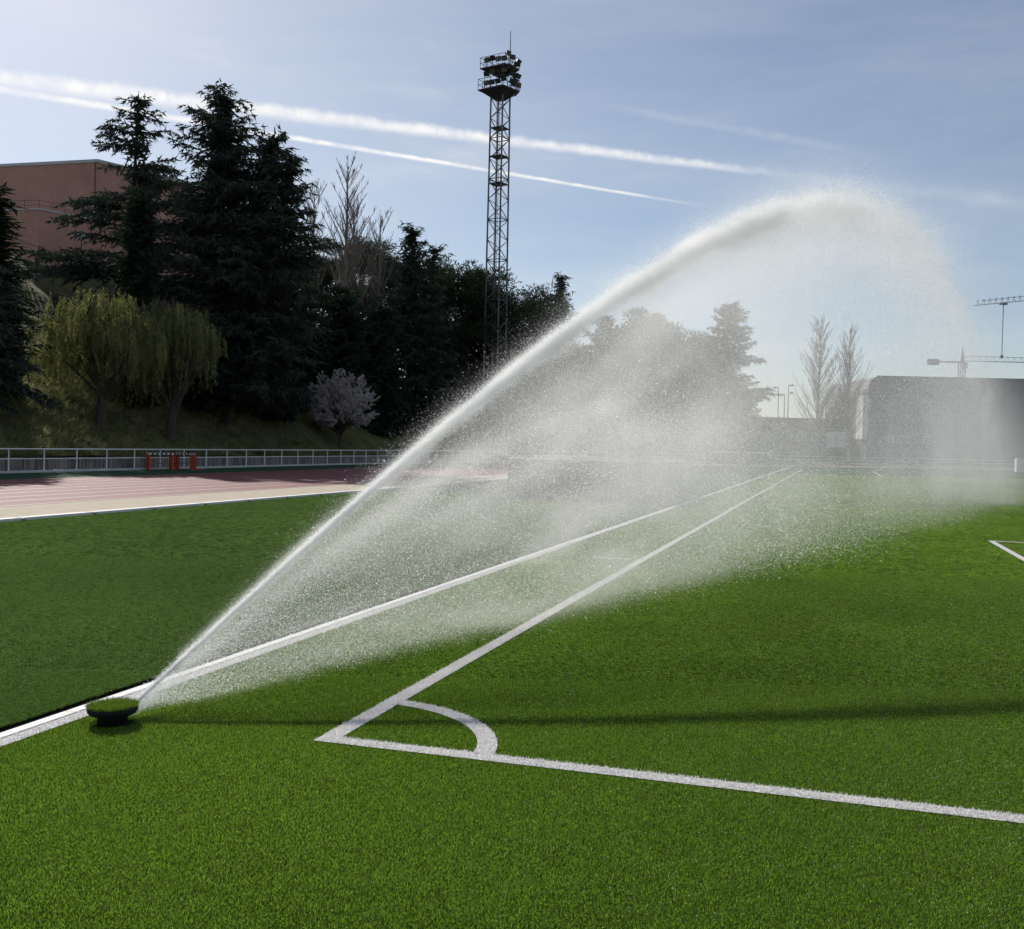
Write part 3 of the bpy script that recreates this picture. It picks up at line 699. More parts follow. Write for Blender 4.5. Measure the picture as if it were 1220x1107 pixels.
for sx in (-0.18, 0.18): ld.tube([(sx, -half(0)*0.5, 0.3), (sx, -half(HT)*0.5, HT)], 0.02, 4)
for k in range(60): ld.tube([(-0.18, -half(k*0.6)*0.5, 0.5 + k*0.6), (0.18, -half(k*0.6)*0.5, 0.5 + k*0.6)], 0.014, 4, False)
ld.build('ladder', M['steel'], ms)
lampm = None
for zi, zp in enumerate((HT, HT + 2.15)):
    poly = [(-2.0, -1.7), (1.5, -1.9), (2.0, 0.9), (0.9, 1.9), (-1.7, 1.4)] if zi == 0 else [(-1.9, -1.5), (1.5, -1.6), (1.9, 0.9), (0.8, 1.6), (-1.6, 1.2)]
    poly = [(x*0.86, y*0.86) for x, y in poly]
    MB().prism(poly, zp, zp + 0.12).build('platform', M['dark_steel'], ms)
    # tapered bracket under the platform
    bkt = MB(); n0 = len(poly)
    bkt.v = [(x*0.92, y*0.92, zp - 0.003) for x, y in poly] + [(x*0.30, y*0.30, zp - (0.75 if zi == 0 else 0.6)) for x, y in poly]
    bkt.f = [tuple(range(n0)), tuple(reversed(range(n0, 2*n0)))] + [(k, n0+k, n0+(k+1) % n0, (k+1) % n0) for k in range(n0)]
    bkt.build('platform_bracket', M['dark_steel'], ms)
    rg = MB()
    for k in range(n0):
        p, q = Vector((*poly[k], zp)), Vector((*poly[(k+1) % n0], zp)); nseg = 4
        for e in range(nseg): c = p.lerp(q, e/nseg); rg.tube([c, c + Vector((0, 0, 1.12))], 0.028, 4)
        for zz_ in (0.58, 1.12): rg.tube([p + Vector((0, 0, zz_)), q + Vector((0, 0, zz_))], 0.026, 4)
    rg.build('guard_rail', M['dark_steel'], ms)
def make_flood():
    b = MB(); b.v = [(-0.30, 0, -0.24), (0.30, 0, -0.24), (0.30, 0, 0.24), (-0.30, 0, 0.24), (-0.16, 0.34, -0.13), (0.16, 0.34, -0.13), (0.16, 0.34, 0.13), (-0.16, 0.34, 0.13)]
    b.f = [(4, 5, 6, 7), (0, 4, 7, 3), (1, 2, 6, 5), (0, 1, 5, 4), (3, 7, 6, 2)]
    body = b.mesh('floodlight', M['dark_steel']); gl = MB().box((-0.28, -0.03, -0.22), (0.28, 0.004, 0.22)).mesh('front_glass', M['lamp_glass'])
    yk = MB(); yk.tube([(-0.33, 0.12, 0), (-0.33, 0.12, -0.42), (0.33, 0.12, -0.42), (0.33, 0.12, 0)], 0.022, 4); return body, gl, yk.mesh('yoke', M['dark_steel'])
fb, fg, fy = make_flood()
spots = []
for zi, z in enumerate((HT + 0.7, HT + 1.5, HT + 2.85)):
    for e in range(6):
        f = e / 5; x = -0.9 + 2.9*min(1, f*1.35) if f < 0.75 else 2.05; y = -1.75 + (0.1 if zi else 0.0) if f < 0.75 else -1.2 + (f-0.75)*7
        spots.append((x*0.86, y*0.86, z + random.uniform(-0.15, 0.15), (0.05 if f < 0.75 else R(62)) + random.uniform(-0.3, 0.3), -0.45 + random.uniform(-0.25, 0.25)))
random.seed(77)
for e in range(9):
    u_ = random.random(); spots.append((1.25 + 0.5*random.random(), -1.5 + 2.6*u_, HT + random.uniform(0.4, 3.2), R(random.uniform(30, 95)), random.uniform(-0.9, -0.1)))
for x, y, z, rz, rx in spots:
    o = put('floodlight', fb, ms, (x, y, z)); o.rotation_euler = (-rx, 0, rz)
    c = put('front_glass', fg, o); c = put('yoke', fy, o)
MB().tube([(0.9, 0.2, HT + 2.27), (0.9, 0.2, HT + 6.0)], [0.06, 0.03], 6).build('aerial', M['dark_steel'], ms)

# ------------------------------------------------------------------ brick building on top of the bank
def uvwall(name, a, b, z0, z1, m, parent, th=0.35):
    """a brick wall from a to b with brick-scaled texture coordinates"""
    a, b = Vector((*a, 0)), Vector((*b, 0)); d = (b - a); L = d.length; d.normalize(); nrm = Vector((d.y, -d.x, 0))
    me = bpy.data.meshes.new(name)
    vs_ = [a + nrm*0, b + nrm*0, b - nrm*th, a - nrm*th]; v = [(p.x, p.y, z0) for p in vs_] + [(p.x, p.y, z1) for p in vs_]
    fs = [(0, 1, 5, 4), (1, 2, 6, 5), (2, 3, 7, 6), (3, 0, 4, 7), (4, 5, 6, 7), (3, 2, 1, 0)]
    me.from_pydata(v, [], fs); uv = me.uv_layers.new(name='UVMap')
    for poly in me.polygons:
        for li in poly.loop_indices:
            p = Vector(me.vertices[me.loops[li].vertex_index].co); uv.data[li].uv = ((p - a).dot(d) + (p - a).dot(nrm), p.z)
    me.materials.append(m); me.update(); return put(name, me, parent)
Rc = Vector((0.95557, 0.29477)); Fc = Vector((-0.29477, 0.95557))     # building axes, seen from the field: sideways and back
def bp(u, w): return (A0.x + u.x*0, A0.y)
A0 = Vector((-59.73, 64.65)); DR = (Rc*0.62 + Fc*0.785).normalized(); DL = (-Rc*0.97 + Fc*0.24).normalized()
def bpt(r, l): v = A0 + DR*r + DL*l; return (v.x, v.y)
bl = thing('brick_building', 'red brick building with pale coping on top of the bank', 'building')
zb = 12.0; zl = 20.0; zu = 25.0
uvwall('terrace_wall', bpt(0, 26), bpt(0, 0), zb, zl, M['brick'], bl)
uvwall('end_wall', bpt(0, 0), bpt(5.1, 0), zb, zl, M['brick'], bl)
uvwall('end_wall', bpt(5.1, 0), bpt(17, 0), zb, zu, M['brick'], bl)
uvwall('end_wall', bpt(17, 0), bpt(17, 26), zb, zu, M['brick'], bl)
uvwall('upper_wall', bpt(5.1, 26), bpt(5.1, 0.35), zl - 0.3, zu, M['brick'], bl)
MB().prism([bpt(0.05, 26), bpt(0.05, 0.05), bpt(5.05, 0.05), bpt(5.05, 26)], zl - 0.5, zl - 0.1).build('terrace_floor', M['coping'], bl)
MB().prism([bpt(5.3, 26), bpt(5.3, 0.3), bpt(16.6, 0.3), bpt(16.6, 26)], zu - 0.5, zu - 0.1).build('roof', M['grey_wall'], bl)
MB().prism([bpt(-0.06, 26), bpt(-0.06, -0.06), bpt(5.1, -0.06), bpt(5.1, 0.4), bpt(0.4, 0.4), bpt(0.4, 26)], zl + 0.003, zl + 0.12).build('coping', M['coping'], bl)
MB().prism([bpt(5.02, 26), bpt(5.02, -0.08), bpt(17, -0.08), bpt(17, 0.4), bpt(5.5, 0.4), bpt(5.5, 26)], zu + 0.003, zu + 0.26).build('coping', M['coping'], bl)
rg = MB(); pts = [bpt(0.3, 26), bpt(0.3, 0.3), bpt(5.0, 0.3)]
for zz_ in (0.45, 0.85): rg.tube([(x, y, zl + zz_) for x, y in pts], 0.02, 4)
for e in range(18):
    x, y = bpt(0.3, 0.3 + e*1.4); rg.tube([(x, y, zl + 0.1), (x, y, zl + 0.85)], 0.018, 4)
for e in range(1, 5):
    x, y = bpt(0.3 + e*1.1, 0.3); rg.tube([(x, y, zl + 0.1), (x, y, zl + 0.85)], 0.018, 4)
rg.build('terrace_railing', M['dark_steel'], bl)
# mesh fence and lamp in front of the building
sf = thing('bank_fence', 'rusty fence on top of the bank before brick building', 'fence')
fp = [(-59.5, 57.0), (-57.4, 58.4), (-55.3, 59.8), (-53.9, 62.0), (-52.6, 64.4), (-51.4, 66.8)]
for x, y in fp: MB().tube([(x, y, hill(x, y) - 0.3), (x, y, hill(x, y) + 1.55)], 0.06, 6).build('post', M['grey_wall'], sf)
for zz_ in (0.25, 1.5): MB().tube([(x, y, hill(x, y) + zz_) for x, y in fp], 0.03, 4).build('rail', M['grey_wall'], sf)
lp = thing('globe_lamp', 'lamp post with white globe in front of brick building', 'street lamp', (-53.2, 61.9, hill(-53.2, 61.9)))
MB().tube([(0, 0, -0.3), (0, 0, 3.35)], [0.06, 0.045], 8).build('post', M['dark_steel'], lp)
MB().lathe([(0.05, 3.35), (0.2, 3.45), (0.29, 3.65), (0.27, 3.82), (0.12, 3.95), (0.03, 3.97)], 16).build('globe', M['white_paint'], lp, True)
MB().lathe([(0.34, 3.90), (0.30, 3.98), (0.10, 4.08), (0.03, 4.10)], 16).build('lamp_cap', M['steel'], lp, True)

# ------------------------------------------------------------------ trees
class Wood:
    def __init__(s): s.m = MB()
    def limb(s, a, b, r0, r1, n=5, bend=0.0, seg=3):
        a, b = Vector(a), Vector(b); L = (b-a).length; pts = []
        off = Vector((random.gauss(0, 1), random.gauss(0, 1), random.gauss(0, 0.4))) * bend * L
        for i in range(seg+1):
            t = i/seg; pts.append(a.lerp(b, t) + off * math.sin(math.pi*t))
        s.m.tube(pts, [r0 + (r1-r0)*i/seg for i in range(seg+1)], n); return pts
def finish(name, label, cat, wood, leaves, wm, lm, loc, group=None, rz=0.0, sc=1.0, crown='crown', trunk='trunk'):
    t = thing(name, label, cat, loc, rz, group); t.scale = (sc, sc, sc)
    put(trunk, wood.m.mesh(trunk, wm), t)
    if leaves is not None: c = put(crown, tris(crown, leaves, lm), t)
    return t
def cedar_mesh(H, Rm, seed, levels=30, per=6, droop=0.28, sharp=0.85, base=0.10, dens=1.0, lf=(0.42, 0.12), rise=0.10, tips=None, gap=0.35, fill=5000, core=0.55, tier=0.8):
    global rng
    random.seed(seed); rng = np.random.default_rng(seed)
    w = Wood(); stems = [(0, 0, H, 1.0)] + (tips or [])
    P, Dv, Ln = [], [], []
    for (sx, sy, h, k) in stems:
        w.limb((sx*0.1, sy*0.1, -0.6), (sx, sy, h), 0.020*h*k, 0.02, 7, 0.01, 6)
        for lv in range(int(levels*h/H)):
            z = h*base + (h*(1-base))*(lv + random.random()*0.3)/int(levels*h/H); t = z/h; z00 = z; tier_k = random.uniform(0.72, 1.12)
            env = Rm*k*(max(0.02, 1-t)**sharp)*(1.0 if t > 0.22 else 0.75 + t)
            for q in range(per):
                a = random.uniform(0, 2*math.pi); z = z00 + random.uniform(0, tier)*h*(1-base)/int(levels*h/H); L = env*tier_k*random.uniform(1-gap, 1.15) + 0.25
                d = np.array([math.cos(a), math.sin(a), 0.0]); o = np.array([sx*(0.1+0.9*t), sy*(0.1+0.9*t), z])
                dr = droop*random.uniform(0.5, 1.4)*(1.15-t); rs = rise*random.uniform(0.4, 1.8) + 0.5*max(0, t-0.75)
                f = lambda u: o + d*L*u + np.array([0, 0, L*(rs*u*1.6 - dr*u*u)])
                if L > 0.8: w.m.tube([tuple(f(u)) for u in (0, 0.35, 0.7, 0.95)], [0.014*L+0.012, 0.010*L+0.01, 0.007*L+0.008, 0.006], 3, False)
                nt_ = max(3, int(L*4.0)); sd = np.array([-d[1], d[0], 0])
                for e in range(nt_):
                    u = 0.18 + 0.82*(e+random.random())/nt_; p = f(u); sg = 1 if e % 2 else -1
                    tl = (0.32*L*(1.15-u)+0.35)*random.uniform(0.6, 1.2); td = d*0.75 + sd*sg*random.uniform(0.5, 1.0) + np.array([0, 0, random.uniform(-0.35, 0.10)]); td /= np.linalg.norm(td)
                    nl = max(4, int(tl*13*dens)); uu = (np.arange(nl)+rng.uniform(0, 1, nl))/nl
                    P.append(p + td*tl*uu[:, None] + np.array([0, 0, -0.12])*(uu**2)[:, None]*tl)
                    Dv.append(td*0.7 + rng.normal(0, 0.45, (nl, 3)) + np.array([0, 0, -0.30])); Ln.append(np.full(nl, 1.0))
    P = np.concatenate(P); Dv = np.concatenate(Dv); n = len(P)
    T = [leaf(P, Dv, lf[0]*rng.uniform(0.6, 1.3, n), lf[1]*rng.uniform(0.7, 1.3, n))]
    for (sx, sy, h, k) in stems:
        nf_ = int(fill*k*k*h/H); t = base + (0.97-base)*rng.uniform(0, 1, nf_)**1.2; a = rng.uniform(0, 2*np.pi, nf_); r = Rm*k*(1-t)**sharp*core*np.sqrt(rng.uniform(0, 1, nf_))
        Pf = np.stack([sx*t + r*np.cos(a), sy*t + r*np.sin(a), t*h], 1); T.append(leaf(Pf, rng.normal(0, 1, (nf_, 3))*np.array([1, 1, 0.5]), 0.75, 0.28))
    return w, np.concatenate(T)
def top_at(o, H, z):
    """scale a tree's height so its top stands at z"""
    o.scale.z = (z - o.location.z) / H
def base(x, y): return (x, y, hill(x, y) - 0.25)

w, T = cedar_mesh(18.0, 9.0, 11, 15, 6, 0.30, 0.80, 0.06, 1.15, gap=0.5, fill=900, core=0.22, tier=0.35)
finish('cedar_tree', 'dark drooping cedar with gappy layered crown in front of brick building', 'tree', w, T, M['bark'], M['cedar'], base(-44.9, 57.6), rz=0.6)
w, T = cedar_mesh(21.8, 7.8, 12, 24, 9, 0.20, 0.72, 0.05, 1.15, gap=0.4, fill=3500, rise=0.17, core=0.3, tier=0.6, tips=[(3.2, 1.2, 19.0, 0.95), (5.6, -0.4, 17.0, 0.8)])
finish('cedar_tree', 'tallest dense dark cedar with several pointed tops', 'tree', w, T, M['bark'], M['cedar'], base(-35.8, 54.1))
w, T = cedar_mesh(12.8, 5.2, 13, 22, 8, 0.30, 1.30, 0.04, 1.1, fill=2500, core=0.35)
finish('cedar_tree', 'broad dark conifer beside the pointed cypress at the bank foot', 'tree', w, T, M['bark'], M['cedar'], base(-36.0, 32.4))
w, T = cedar_mesh(12.6, 1.7, 14, 30, 7, 0.05, 0.55, 0.03, 0.9, rise=0.5, fill=4200)
finish('cypress_tree', 'narrow dark cypress standing directly behind the two willows', 'tree', w, T, M['bark'], M['evergreen'], base(-36.2, 46.4))
cy2 = copy_tree(bpy.data.objects['cypress_tree']); cy2.location = base(-38.4, 37.0); cy2.scale = (1.6, 1.6, 0.77); cy2.rotation_euler.z = 2.0
cy2['label'] = 'dark pointed cypress between the broad conifer and the brick building'
w, T = cedar_mesh(19.6, 5.6, 15, 16, 7, 0.2, 0.62, 0.05, 0.9, core=0.4, tier=0.5, lf=(0.5, 0.12), gap=0.5, rise=0.22, fill=1800, tips=[(2.0, 1.0, 18.0, 0.7)])
finish('cedar_tree', 'ragged dark conifer between bare poplars and the floodlight mast', 'tree', w, T, M['bark'], M['cedar'], base(-34.8, 83.6))
w, T = cedar_mesh(20.4, 5.0, 16, 16, 7, 0.2, 0.75, 0.1, 0.8, core=0.35, tier=0.5, lf=(0.55, 0.14), gap=0.5, rise=0.2, fill=1500)
c4 = finish('cedar_tree', 'slender conifer with pointed top rising just behind the water jet', 'tree', w, T, M['bark'], M['cedar'], base(-29.1, 116.0)); top_at(c4, 20.4, 22.7)
w, T = cedar_mesh(19.5, 7.6, 17, 17, 9, 0.25, 0.6, 0.06, 0.85, core=0.5, tier=0.5, lf=(0.6, 0.16), gap=0.4, rise=0.15, fill=2500)
c5 = finish('cedar_tree', 'broad tall cedar behind the spray, next to the bare poplar pair', 'tree', w, T, M['bark'], M['cedar'], base(-12.6, 152.6)); top_at(c5, 19.5, 23.9)
c6 = copy_tree(c5); c6.location = base(-27.0, 132.0); c6.rotation_euler.z = 2.2; c6.scale = (0.9, 0.9, 0.74); top_at(c6, 19.5, 19.6); c6['label'] = 'conifer veiled by the spray beside the round topped pines'

def pine_mesh(H, Rw, Rh, seed, clumps=80, per=260, lf=(0.5, 0.13), zc=0.68, flat=0.55):
    global rng
    random.seed(seed); rng = np.random.default_rng(seed); w = Wood(); zt = H*zc*0.75
    w.limb((0, 0, -0.6), (0.3, 0.1, zt), 0.03*H, 0.02*H, 8, 0.03, 5); T = []
    for c in range(clumps):
        a = random.uniform(0, 2*math.pi); ct = random.uniform(-0.35, 1.0); st = math.sqrt(1-ct*ct); rr = random.uniform(0.60, 1.0)
        p = np.array([Rw*st*math.cos(a)*rr, Rw*st*math.sin(a)*rr, H - Rh + Rh*ct*rr])
        if c % 3 == 0: w.limb((0.3, 0.1, zt*random.uniform(0.8, 1.0)), tuple(p), 0.008*H, 0.02, 4, 0.08, 3)
        s = Rw*random.uniform(0.16, 0.30); n = per
        q = rng.normal(0, 1, (n, 3)); q = unit(q)*rng.uniform(0.2, 1.0, (n, 1))**0.6*np.array([s, s, s*flat]); T.append(leaf(p+q, q/s + rng.normal(0, 0.5, (n, 3)) + np.array([0, 0, 0.4]), lf[0]*rng.uniform(0.5, 1.2, n), lf[1]))
    return w, np.concatenate(T)
w, T = pine_mesh(18.6, 7.2, 8.0, 21, 150, 280, (0.42, 0.14))
pn = finish('stone_pine', 'big dark round topped pine between ragged conifer and floodlight mast', 'tree', w, T, M['bark'], M['pine'], base(-35.6, 96.6))
pn2 = copy_tree(pn); pn2.location = base(-31.2, 104.0); pn2.rotation_euler.z = 2.1; pn2.scale = (1.0, 1.0, 0.97); top_at(pn2, 18.6, 19.8); pn2['label'] = 'dark round topped pine directly behind the floodlight mast'
pn3 = copy_tree(pn); pn3.location = base(-47.0, 97.5); pn3.rotation_euler.z = 4.0; pn3.scale = (0.95, 0.95, 0.76); pn3['label'] = 'dark round pine behind the bare poplars on the bank'
w, T = pine_mesh(15.0, 6.2, 6.4, 22, 110, 230, (0.5, 0.15))
pn4 = finish('stone_pine', 'round headed pine veiled by the spray, tallest of the veiled pines', 'tree', w, T, M['bark'], M['pine'], base(-23.2, 138.7)); top_at(pn4, 15.0, 21.0)
pn5 = copy_tree(pn4); pn5.location = base(-18.0, 150.7); pn5.rotation_euler.z = 1.3; pn5.scale = (0.95, 0.95, 0.78); top_at(pn5, 15.0, 19.2); pn5['label'] = 'round headed pine veiled by spray beside the broad cedar'
pn6 = copy_tree(pn4); pn6.location = base(-33.5, 122.0); pn6.rotation_euler.z = 2.9; pn6.scale = (0.9, 0.9, 0.8); top_at(pn6, 15.0, 17.6); pn6['label'] = 'pine veiled by the spray, next to the slender conifer'

def poplar_mesh(H, seed, spread=0.22, nb=46, lean=0.35, low=0.16):
    random.seed(seed); w = Wood(); tops = []
    w.limb((0, 0, -0.5), (0.2, 0, H*0.96), 0.018*H, 0.02, 6, 0.006, 8)
    for i in range(nb):
        t = low + (0.92-low)*(i+random.random())/nb; z = t*H; a = random.uniform(0, 2*math.pi); L = H*spread*(1.25-t)*random.uniform(0.7, 1.25)
        d = Vector((math.cos(a)*lean, math.sin(a)*lean, 1)).normalized(); s = Vector((0.2*t, 0, z)); e = s + d*L*1.4 + Vector((math.cos(a), math.sin(a), 0))*L*0.22
        pts = w.limb(s, e, 0.006*H*(1.1-t)+0.015, 0.012, 4, 0.05, 3)
        for j in range(9):
            u = random.uniform(0.15, 0.95); p = Vector(s).lerp(e, u); a2 = a + random.uniform(-1.5, 1.5); L2 = L*0.55*(1.15-u)*random.uniform(0.6, 1.2)
            e2 = p + Vector((math.cos(a2)*0.38, math.sin(a2)*0.38, 1)).normalized()*L2; w.limb(p, e2, 0.020, 0.008, 3, 0.04, 2)
            for q in range(3):
                p3 = p.lerp(e2, random.uniform(0.2, 0.9)); a3 = random.uniform(0, 6.28); e3 = p3 + Vector((math.cos(a3)*0.45, math.sin(a3)*0.45, 1)).normalized()*L2*0.6; w.m.tube([p3, e3], [0.013, 0.006], 3, False)
    return w
w = poplar_mesh(22.0, 31, 0.23, 36, 0.40, 0.28)
po = finish('bare_poplar', 'tallest bare poplar beside the dense dark cedar', 'tree', w, None, M['pale_bark'], None, base(-42.6, 85.6))
for (x, y, h, rz, lb) in ((-41.2, 90.3, 0.86, 1.0, 'bare poplar next to the ragged dark conifer'), (-44.5, 83.0, 0.84, 2.2, 'bare poplar close against the dense dark cedar'), (-42.8, 88.2, 0.85, 3.4, 'bare poplar between the tallest one and ragged conifer')):
    c = copy_tree(po); c.location = base(x, y); c.rotation_euler.z = rz; c.scale = (0.8, 0.8, h); c['label'] = lb
w = poplar_mesh(24.0, 33, 0.22, 76, 0.46, 0.10)
p1 = finish('bare_poplar', 'taller bare poplar of the pair beside the grey hall', 'tree', w, None, M['pale_bark'], None, (0.3, 170.0, 0))
p2 = copy_tree(p1); p2.location = (4.9, 171.4, 0); p2.rotation_euler.z = 1.9; p2.scale = (0.9, 0.9, 0.94); p2['label'] = 'bare poplar standing nearest to the grey hall'

def willow_mesh(H, Rw, seed, strands=620):
    global rng
    random.seed(seed); rng = np.random.default_rng(seed); w = Wood(); T = []
    w.limb((0, 0, -0.5), (0.2, 0.1, H*0.30), 0.32, 0.24, 8, 0.04, 4); hubs = []
    for i in range(17):
        a = 2*math.pi*i*0.381966 + random.uniform(-0.3, 0.3); rho = random.uniform(0.12, 1.0); e = Vector((math.cos(a)*Rw*0.68*rho, math.sin(a)*Rw*0.68*rho, H*(0.90 - 0.34*rho*rho)*random.uniform(0.92, 1.04)))
        w.limb((0.2, 0.1, H*random.uniform(0.18, 0.32)), e, 0.13, 0.04, 5, 0.10, 4); hubs.append(e)
    for i in range(strands):
        h = random.choice(hubs); a = random.uniform(0, 2*math.pi); r = random.uniform(0.1, 0.48)*Rw
        s = h + Vector((math.cos(a)*r*0.4, math.sin(a)*r*0.4, random.uniform(0, 0.10)*H)); top = h + Vector((math.cos(a)*r, math.sin(a)*r, random.uniform(-0.02, 0.08)*H))
        L = min(top.z - 0.5, H*random.uniform(0.10, 0.26 + 0.22*random.random())); out = Vector((math.cos(a), math.sin(a), 0))*0.25
        n = 58; u = rng.uniform(0, 1, n)
        P = np.array(top)[None] + np.array(out)[None]*np.sqrt(u)[:, None] + np.array([0, 0, -1.0])*(L*u)[:, None] + rng.normal(0, 0.05, (n, 3))
        T.append(leaf(P, np.array([0, 0, -1.0]) + rng.normal(0, 0.35, (n, 3)), rng.uniform(0.10, 0.26, n), 0.042))
        if i % 2 == 0: w.m.tube([tuple(s), tuple(top), tuple(top + out*0.7 + Vector((0, 0, -L*0.6)))], [0.02, 0.012, 0.005], 3, False)
    return w, np.concatenate(T)
w, T = willow_mesh(7.9, 3.4, 41)
wl = finish('willow_tree', 'sunlit yellow green willow with round crown on the bank', 'tree', w, T, M['bark'], M['willow'], base(-34.2, 40.6))
w, T = willow_mesh(8.3, 3.1, 42, 560)
wl2 = finish('willow_tree', 'shaded weeping willow with long hanging strands behind the hurdles', 'tree', w, T, M['bark'], M['willow'], base(-33.0, 45.0))

def cherry_mesh(H, Rw, seed):
    global rng
    random.seed(seed); rng = np.random.default_rng(seed); w = Wood(); T = []
    w.limb((0, 0, -0.4), (0, 0, H*0.22), 0.16, 0.12, 7, 0.02, 3)
    for i in range(80):
        a = random.uniform(0, 6.28); ct = random.uniform(-0.35, 1.0); st = math.sqrt(1-ct*ct); e = Vector((Rw*st*math.cos(a), Rw*st*math.sin(a), H*0.47 + H*0.46*ct)); s = Vector((0, 0, H*random.uniform(0.12, 0.28)))
        w.limb(s, e, 0.045, 0.012, 4, 0.06, 3)
        for j in range(16):
            u = random.uniform(0.35, 1.0); p = s.lerp(e, u); dd_ = ((e-s).normalized() + Vector((random.gauss(0, 0.7), random.gauss(0, 0.7), random.gauss(0.1, 0.7)))).normalized(); L = random.uniform(0.25, 0.6); q = p + dd_*L
            w.m.tube([p, q], [0.012, 0.005], 3, False); n = 40; uu = rng.uniform(0.1, 1.05, n)
            T.append(leaf(np.array(p)[None] + np.array(dd_)[None]*(L*uu)[:, None] + rng.normal(0, 0.035, (n, 3)), rdir(n), 0.085, 0.075))
    return w, np.concatenate(T)
w, T = cherry_mesh(6.2, 2.6, 51)
finish('blossom_tree', 'small round tree covered in pale blossom behind the railing', 'tree', w, T, M['bark'], M['blossom'], base(-33.0, 66.2))

# dark evergreens in the shade at the foot of the bank
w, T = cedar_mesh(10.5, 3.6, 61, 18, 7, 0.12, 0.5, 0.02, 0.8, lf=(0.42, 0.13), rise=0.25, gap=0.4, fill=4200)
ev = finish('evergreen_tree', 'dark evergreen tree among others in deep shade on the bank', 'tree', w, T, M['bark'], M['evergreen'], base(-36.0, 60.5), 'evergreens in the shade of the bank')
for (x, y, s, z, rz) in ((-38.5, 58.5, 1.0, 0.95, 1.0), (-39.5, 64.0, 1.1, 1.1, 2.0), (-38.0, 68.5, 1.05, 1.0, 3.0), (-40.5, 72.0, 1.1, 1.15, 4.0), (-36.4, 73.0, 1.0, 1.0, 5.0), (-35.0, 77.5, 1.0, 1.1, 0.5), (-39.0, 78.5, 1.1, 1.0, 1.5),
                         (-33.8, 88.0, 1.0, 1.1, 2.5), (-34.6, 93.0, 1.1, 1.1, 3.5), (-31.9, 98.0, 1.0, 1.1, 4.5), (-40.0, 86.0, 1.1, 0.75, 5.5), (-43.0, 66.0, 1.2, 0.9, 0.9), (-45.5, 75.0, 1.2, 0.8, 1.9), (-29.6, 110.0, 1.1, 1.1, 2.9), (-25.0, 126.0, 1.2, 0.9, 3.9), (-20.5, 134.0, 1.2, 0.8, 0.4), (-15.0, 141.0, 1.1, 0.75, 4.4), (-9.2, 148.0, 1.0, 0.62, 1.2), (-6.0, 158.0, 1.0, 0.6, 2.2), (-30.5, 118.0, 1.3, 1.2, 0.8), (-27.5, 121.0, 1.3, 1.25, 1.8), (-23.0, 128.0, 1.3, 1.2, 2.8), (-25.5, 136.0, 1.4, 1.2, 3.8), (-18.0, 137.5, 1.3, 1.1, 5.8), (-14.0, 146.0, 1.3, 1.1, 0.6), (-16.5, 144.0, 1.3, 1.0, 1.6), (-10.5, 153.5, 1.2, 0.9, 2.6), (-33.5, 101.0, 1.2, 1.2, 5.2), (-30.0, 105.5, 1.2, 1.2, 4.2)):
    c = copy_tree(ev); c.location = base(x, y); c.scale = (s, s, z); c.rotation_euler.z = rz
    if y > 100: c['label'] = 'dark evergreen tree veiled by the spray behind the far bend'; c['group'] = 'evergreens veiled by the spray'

# long grass on the sunny part of the bank
rng = np.random.default_rng(3); random.seed(3)
n = 60000; X = -31.6 - 9.5*rng.uniform(0, 1, n)**1.2; Y = rng.uniform(28, 62, n)
clump = np.sin(X*3.1 + Y*1.3) + np.sin(Y*2.7 - X*1.1) + rng.normal(0, 0.8, n); kk = clump > -0.2; X, Y = X[kk], Y[kk]; n = len(X)
Z = np.array([hill(a, b) for a, b in zip(X, Y)])
gr = leaf(np.stack([X, Y, Z - 0.05], 1), np.stack([0.8 + rng.normal(0, 0.4, n), rng.normal(-0.3, 0.5, n), 0.55*np.ones(n)], 1), rng.uniform(0.25, 0.7, n), 0.035)
bgr = put('bank_grass', tris('bank_grass', gr, M['bank_grass'])); tag(bgr, 'long dry grass tufts leaning down the bank', kind='stuff')

# ------------------------------------------------------------------ far end of the field
hall = thing('sports_hall', 'large plain dark grey hall beyond the far end of the pitch', 'building', (8.1, 179.8, 0), math.atan2(0.2948, 0.9556))
poly = [(0, 0), (52, 0), (52, 24), (0, 24)]
hb_ = MB(); hb_.v = [(0.0, 0, 0), (52, 0, 0), (52, 0, 14.5), (1.4, 0, 14.5), (0.35, 0, 13.9), (0.0, 0, 12.6)]
hb_.v += [(x, 24, z) for x, y, z in hb_.v]; hb_.f = [(0, 1, 2, 3, 4, 5), (11, 10, 9, 8, 7, 6)] + [(i, i+6, (i+1) % 6 + 6, (i+1) % 6) for i in range(6)]
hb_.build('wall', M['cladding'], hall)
for i in range(12): MB().box((3.0 + i*4.0, -0.06, 1.0), (3.08 + i*4.0, -0.003, 14.2)).build('cladding_joint', M['dark_steel'], hall)
MB().box((1.4, -0.25, 14.5), (52.2, 0.2, 14.72)).build('roof_edge', M['dark_steel'], hall)
MB().box((-0.9, -0.4, 4.0), (-0.04, 3.0, 11.5)).build('pale_end_panel', M['pale_wall'], hall)
MB().box((-1.1, -0.6, 11.5), (0.9, 3.1, 11.75)).build('panel_canopy', M['dark_steel'], hall)
for x0 in (3.6, 5.2, 6.4, 9.6):
    f = MB().box((x0, -0.10, 3.4), (x0 + 0.95, -0.01, 4.7)).build('window', M['pale_wall'], hall)
    MB().box((x0 + 0.08, -0.12, 3.5), (x0 + 0.87, -0.103, 4.6)).build('pane', M['glass'], f)
low = thing('low_building', 'long low grey building behind the bare poplar pair', 'building', (-9.5, 185.5, 0), math.atan2(0.2948, 0.9556))
MB().box((0, 0, 0), (14.0, 9, 7.4)).build('wall', M['grey_wall'], low); MB().box((14.0, 0.01, 0), (18.4, 9, 9.4)).build('stair_block', M['grey_wall'], low)
MB().box((-0.3, -0.3, 7.4), (13.99, 9.2, 7.65)).build('roof', M['dark_steel'], low)
